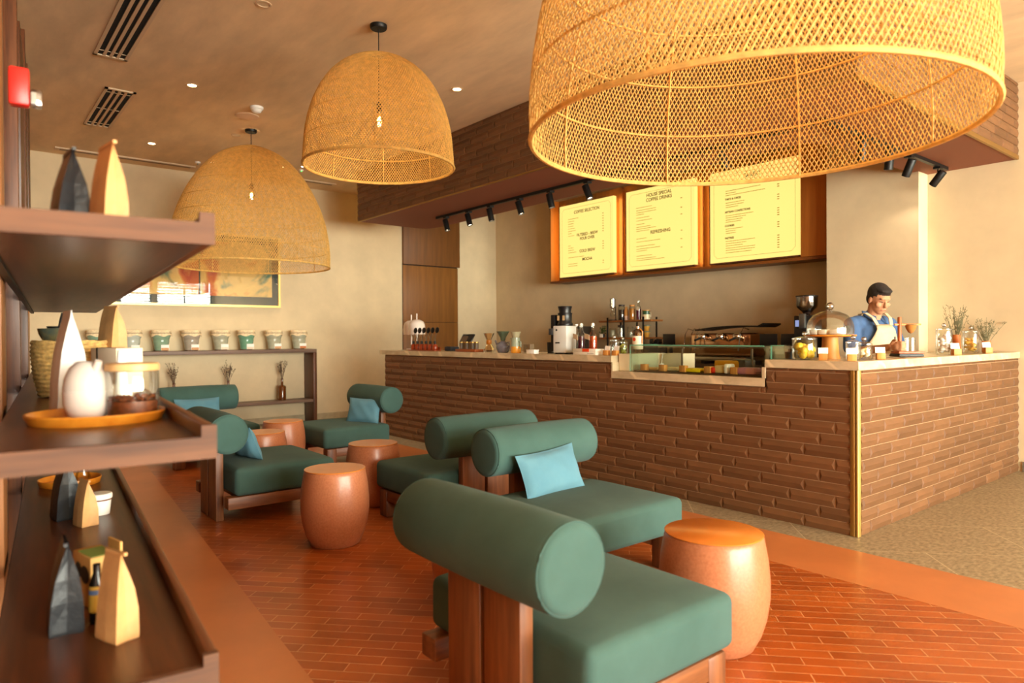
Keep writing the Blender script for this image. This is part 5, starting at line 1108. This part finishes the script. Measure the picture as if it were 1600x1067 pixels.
# hopper grinder
p = BY_(1261, 7.05); p.z = BZe
t = thing('coffee_grinder', 'black hopper grinder with clear steel-rimmed hopper beside the pilaster', 'grinder', BY_(1261, 7.3)); z1 = onY(1261, 462, 7.3).z - BZe
boxo('body', -.10, .11, -.10, .12, 0.0, z1 - .22, BPLAST, t, .01); boxo('display', -.08, -.035, -.104, -.1005, z1 - .34, z1 - .27, mat('lcd', (150, 160, 190), .2, emit=(120, 140, 190), es=.6), t)
boxo('dosing_chute', -.02, .05, -.145, -.1015, z1 - .36, z1 - .2, mat('grey_alu', (120, 120, 116), .3, .8), t, .01)
latheo('hopper', [(.03, z1 - .22), (.04, z1 - .19), (.105, z1 - .13), (.112, z1 - .11), (.112, z1 - .012)], glass('smoky_hopper', (220, 216, 210), strength=.35), t, 28, cap=False); latheo('bean_load', [(.032, z1 - .205), (.06, z1 - .165), (0, z1 - .16)], DK, t, 20, cap=False); latheo('hopper_lid', [(.116, z1 - .012), (.118, z1), (0, z1 + .002)], BLACK, t, 28)
# ------------------------------------------------------------------ barista behind the right leg of the counter
SKIN = mat('skin', (190, 136, 100), .7, var=.04, scale=8)
def capsule(bm, a, b_, ra, rb, seg=16):
    a, b_ = Vector(a), Vector(b_); d = (b_ - a); L_ = d.length; q = d.to_track_quat('Z', 'Y').to_matrix().to_4x4(); n = 5; pr = [(0, -ra)]
    for k in range(1, n + 1): t = k / n * PI / 2; pr.append((ra * math.sin(t), -ra * math.cos(t)))
    for k in range(0, n): t = k / n * PI / 2; pr.append((rb * math.cos(t), L_ + rb * math.sin(t)))
    pr.append((0, L_ + rb)); b2 = bmesh.new(); lathe(b2, pr, seg, cap=False); bmesh.ops.transform(b2, matrix=Matrix.Translation(a) @ q, verts=b2.verts)
    me = bpy.data.meshes.new('t'); b2.to_mesh(me); b2.free(); bm.from_mesh(me); bpy.data.meshes.remove(me)
def ell(bm, c, r, sc, rot=None): sphere(bm, c, r, sc, 20, 14, rot)
def fuse(name, bm, m, parent, vox, smooth=4):
    o = new_obj(name + '_src', bm, m); r = o.modifiers.new('r', 'REMESH'); r.mode = 'VOXEL'; r.voxel_size = vox; s = o.modifiers.new('s', 'SMOOTH'); s.iterations = smooth; s.factor = .5
    bpy.context.view_layer.update(); dg = bpy.context.evaluated_depsgraph_get(); me = bpy.data.meshes.new_from_object(o.evaluated_get(dg)); bpy.data.objects.remove(o)
    for p in me.polygons: p.use_smooth = True
    me.materials.clear(); me.materials.append(m); me.name = name
    q = bpy.data.objects.new(name, me); COL.objects.link(q); q.parent = parent; return q
HP = CXp(1363, -2.60); ppl = thing('person', 'person with short dark hair in blue shirt and beige apron, looking down at the pour-over stand', 'person', (HP.x, HP.y, .0), D(0))
ppl['label'] = 'person in blue shirt and beige apron looking down, standing behind the counter'
# local frame: facing direction fd (towards +X and a little to the camera), left/right sd
fa_ = D(-24); fd = Vector((math.cos(fa_), math.sin(fa_), 0)); sd = Vector((-math.sin(fa_), math.cos(fa_), 0))   # sd = person's left
def W(f, s, z): return fd * f + sd * s + Vector((0, 0, z))
HRot = Matrix.Rotation(fa_, 3, 'Z')
pitch = Matrix.Rotation(fa_ + D(-6), 3, 'Z') @ Matrix.Rotation(D(24), 3, 'Y')       # head turned and bent forward
hc = W(.075, 0, 1.545)
def Hd(f, s, z): return hc + pitch @ Vector((f, s, z))
hand = pp + Vector((-.055, -.07, .075)) - Vector((HP.x, HP.y, 0))
hand2 = pp + Vector((-.06, .07, .045)) - Vector((HP.x, HP.y, 0))
bm = bmesh.new()
ell(bm, Hd(-.012, 0, .025), .094, (1.03, .80, .98), pitch); ell(bm, Hd(.022, 0, -.045), .072, (.95, .78, 1.05), pitch); ell(bm, Hd(.045, 0, -.088), .034, (1, 1.1, .8), pitch)
capsule(bm, Hd(.083, 0, .012), Hd(.103, 0, -.028), .008, .014); ell(bm, Hd(.100, 0, -.031), .013, (.9, 1.2, .7), pitch)
ell(bm, Hd(.080, 0, -.060), .014, (.8, 1.6, .45), pitch); ell(bm, Hd(.078, 0, -.070), .013, (.8, 1.5, .45), pitch); ell(bm, Hd(.078, 0, .032), .024, (.5, 2.0, .45), pitch)
for s in (-1, 1):
    ell(bm, Hd(.060, s * .045, -.025), .026, (.8, .8, .8), pitch); ell(bm, Hd(-.008, s * .077, -.012), .027, (.62, .32, 1.1), pitch)
capsule(bm, W(-.005, 0, 1.30), Hd(-.02, 0, -.05), .060, .056)
capsule(bm, W(-.02, -.13, 1.345), W(-.02, .13, 1.345), .06, .06); capsule(bm, W(-.01, 0, 1.24), W(-.02, 0, .98), .125, .115)
ell(bm, W(0, 0, 1.18), .15, (.75, 1.1, 1.3), HRot); ell(bm, W(-.01, 0, .92), .15, (.8, 1.1, .9), HRot)
for s in (-1, 1):
    capsule(bm, W(-.01, s * .09, .88), W(.0, s * .10, .48), .085, .055); capsule(bm, W(0, s * .10, .48), W(-.02, s * .10, .09), .055, .04); capsule(bm, W(-.03, s * .10, .05), W(.12, s * .11, .035), .038, .032)
elb = {-1: W(.02, -.235, 1.10), 1: W(.05, .24, 1.12)}; hnd = {-1: hand, 1: hand2}
for s in (-1, 1):
    sh_ = W(-.02, s * .185, 1.335); h = hnd[s]; e = elb[s]; wr = e.lerp(h, .86)
    capsule(bm, sh_, e, .05, .041); capsule(bm, e, wr, .041, .027)
    d = (h - wr).normalized(); up = Vector((0, 0, 1)); lat = d.cross(up).normalized(); pal = h - d * .005
    ell(bm, pal, .040, (1.05, .55, .95), d.to_track_quat('X', 'Z').to_matrix())
    for k in range(4):       # four fingers curl round, each its own length
        z = .028 - k * .019; L1 = (.036, .040, .038, .030)[k]
        b0 = pal + d * .028 + up * z; b1 = b0 + d * L1 * .7 - lat * s * -.012; b2_ = b1 + (-lat * -s) * L1 * .75 - d * .004; b3 = b2_ - d * L1 * .6
        capsule(bm, b0, b1, .0098, .0092, 10); capsule(bm, b1, b2_, .0092, .0085, 10); capsule(bm, b2_, b3, .0085, .0075, 10)
    t0 = pal + up * .022 - d * .018 + lat * s * -.02; capsule(bm, t0, t0 + up * .024 + d * .026, .0125, .0105, 10); capsule(bm, t0 + up * .024 + d * .026, t0 + up * .022 + d * .056, .0105, .0088, 10)
body = fuse('body', bm, SKIN, ppl, .0055, 3)
# hair: short, fuller on top
HAIR = mat('dark_hair', (36, 26, 20), .7, var=.3, scale=60, bump=.6, bscale=160)
bm = bmesh.new(); ell(bm, Hd(-.022, 0, .045), .099, (1.02, .83, .93), pitch); ell(bm, Hd(.022, 0, .088), .056, (1.15, 1.15, .62), pitch); ell(bm, Hd(.055, 0, .094), .032, (1, 1.7, .62), pitch); ell(bm, Hd(-.045, 0, -.005), .075, (.9, 1.0, 1.0), pitch)
hr = fuse('hair', bm, HAIR, body, .006, 2)
# cut the face and ears free of hair
def carve(o):
    me = o.data; bm = bmesh.new(); bm.from_mesh(me); inv = pitch.transposed(); kill = []
    for v in bm.verts:
        p = inv @ (v.co - hc)
        lim = .055 if p.x > .045 else (.035 if p.x > .018 else (-.005 + (p.x + .02) * .4 if p.x > -.03 else -.06))
        if p.z < lim: kill.append(v)
    bmesh.ops.delete(bm, geom=kill, context='VERTS'); bm.to_mesh(me); bm.free()
carve(hr)
bm = bmesh.new()
for s in (-1, 1): capsule(bm, Hd(.082, s * .016, .030), Hd(.070, s * .050, .031), .0045, .003, 8)
for s in (-1, 1):
    b2 = bmesh.new(); capsule(b2, Hd(.084, s * .017, .030), Hd(.068, s * .052, .030), .0048, .0032, 8); new_obj('eyebrow', b2, HAIR, body, smooth=True)
    b2 = bmesh.new(); capsule(b2, Hd(.079, s * .022, .004), Hd(.070, s * .044, .004), .0030, .0024, 8); new_obj('eyelashes', b2, HAIR, body, smooth=True)
bm.free(); b2 = bmesh.new(); capsule(b2, Hd(.087, -.02, -.065), Hd(.087, .02, -.065), .003, .003, 8); new_obj('lips', b2, mat('lip', (160, 84, 70), .5), body, smooth=True)
DENIM = mat('blue_denim_shirt', (58, 86, 128), .85, c2=(76, 106, 148), scale=7, bump=.3, bscale=22)
bm = bmesh.new()
capsule(bm, W(-.02, -.135, 1.335), W(-.02, .135, 1.335), .078, .078); ell(bm, W(0, 0, 1.20), .165, (.82, 1.17, 1.2), HRot); ell(bm, W(-.01, 0, .98), .155, (.85, 1.12, 1.2), HRot)
for s in (-1, 1):
    sh_ = W(-.02, s * .19, 1.335); e = elb[s]; capsule(bm, sh_, sh_.lerp(e, .82), .066, .064)
capsule(bm, W(-.012, 0, 1.34), W(0, 0, 1.405), .075, .066)
fuse('shirt', bm, DENIM, ppl, .0075, 5)
bm = bmesh.new()
for s in (-1, 1):   # collar wings
    v = [bm.verts.new(p) for p in (W(.045, s * .01, 1.415) + Vector((0, 0, 0)), W(-.035, s * .078, 1.445), W(.02, s * .098, 1.395), W(.105, s * .05, 1.345))]
    bm.faces.new(v)
o = new_obj('collar', bm, DENIM, ppl); so = o.modifiers.new('s', 'SOLIDIFY'); so.thickness = .012; so.offset = 1; so.use_even_offset = True
APR = mat('beige_apron', (206, 186, 150), .85, var=.06, scale=9, bump=.2, bscale=60)
# apron: bib follows the chest, widening to the waist
bm = bmesh.new(); rows = []
for i in range(17):
    z = 1.33 - i * .04; hwid = .075 + .10 * min(1, i / 5) ** 1.3 if i < 6 else .19; row = []
    for j in range(13):
        s = (j / 12 * 2 - 1) * hwid; f = .152 * math.sqrt(max(0, 1 - (s / .215) ** 2)) + (.0 if z > 1.1 else .0) - (.03 if z > 1.30 else 0) + .006; row.append(bm.verts.new(W(f, s, z)))
    rows.append(row)
for A, B in zip(rows, rows[1:]):
    for j in range(12): bm.faces.new((A[j], B[j], B[j + 1], A[j + 1]))
ap = new_obj('apron', bm, APR, ppl, smooth=True); so = ap.modifiers.new('s', 'SOLIDIFY'); so.thickness = .008; so.offset = 1
for s in (-1, 1):
    pts = [W(.128, s * .07, 1.325), W(.10, s * .085, 1.385), W(.04, s * .10, 1.425), W(-.03, s * .10, 1.42), W(-.095, s * .07, 1.36)]
    bm = bmesh.new(); 
    for a, b_ in zip(pts, pts[1:]): 
        A = [bm.verts.new(a + sd * .016), bm.verts.new(a - sd * .016), bm.verts.new(b_ - sd * .016), bm.verts.new(b_ + sd * .016)]; bm.faces.new(A)
    bmesh.ops.remove_doubles(bm, verts=bm.verts[:], dist=.001)
    st = new_obj('apron_strap', bm, APR, ap); so = st.modifiers.new('s', 'SOLIDIFY'); so.thickness = .008
boxo('embroidery', -.004, .004, -.012, .012, -.016, .016, mat('stitch_dark', (84, 84, 84), .8), ap, .001, loc=W(.152, .085, 1.215), rot=(0, 0, fa_ + .4))
TR = mat('dark_trousers', (40, 40, 46), .8); bm = bmesh.new(); ell(bm, W(-.01, 0, .90), .155, (.85, 1.12, .9), HRot)
for s in (-1, 1): capsule(bm, W(-.01, s * .09, .88), W(0, s * .10, .48), .098, .072); capsule(bm, W(0, s * .10, .48), W(-.02, s * .10, .10), .072, .062)
fuse('trousers', bm, TR, ppl, .01, 3)
for s in (-1, 1):
    bm = bmesh.new(); capsule(bm, W(-.035, s * .10, .052), W(.13, s * .11, .045), .050, .042); fuse('shoe', bm, BLACK, ppl, .008, 2)
# ------------------------------------------------------------------ light
w = bpy.data.worlds.new('daylight'); S.world = w; w.use_nodes = True
bg = w.node_tree.nodes['Background']; bg.inputs[0].default_value = (1.0, .955, .865, 1); bg.inputs[1].default_value = 30
for (a, b_) in [(-0.7, 1.3), (1.45, 3.35), (3.5, 5.4), (5.55, 7.4)]:
    L_ = bpy.data.lights.new('daylight_portal', 'AREA'); L_.shape = 'RECTANGLE'; L_.size = 3.1; L_.size_y = b_ - a; L_.cycles.is_portal = True
    o = bpy.data.objects.new('daylight_portal', L_); COL.objects.link(o); o.location = (XR + .2, (a + b_) / 2, 1.7); o.rotation_euler = (0, PI / 2, 0)
S.view_settings.exposure = 0.95
S.cycles.use_denoising = True
S.cycles.max_bounces = 10; S.cycles.diffuse_bounces = 6; S.cycles.transparent_max_bounces = 24
S.cycles.sample_clamp_indirect = 6
S.cycles.caustics_reflective = False; S.cycles.caustics_refractive = False
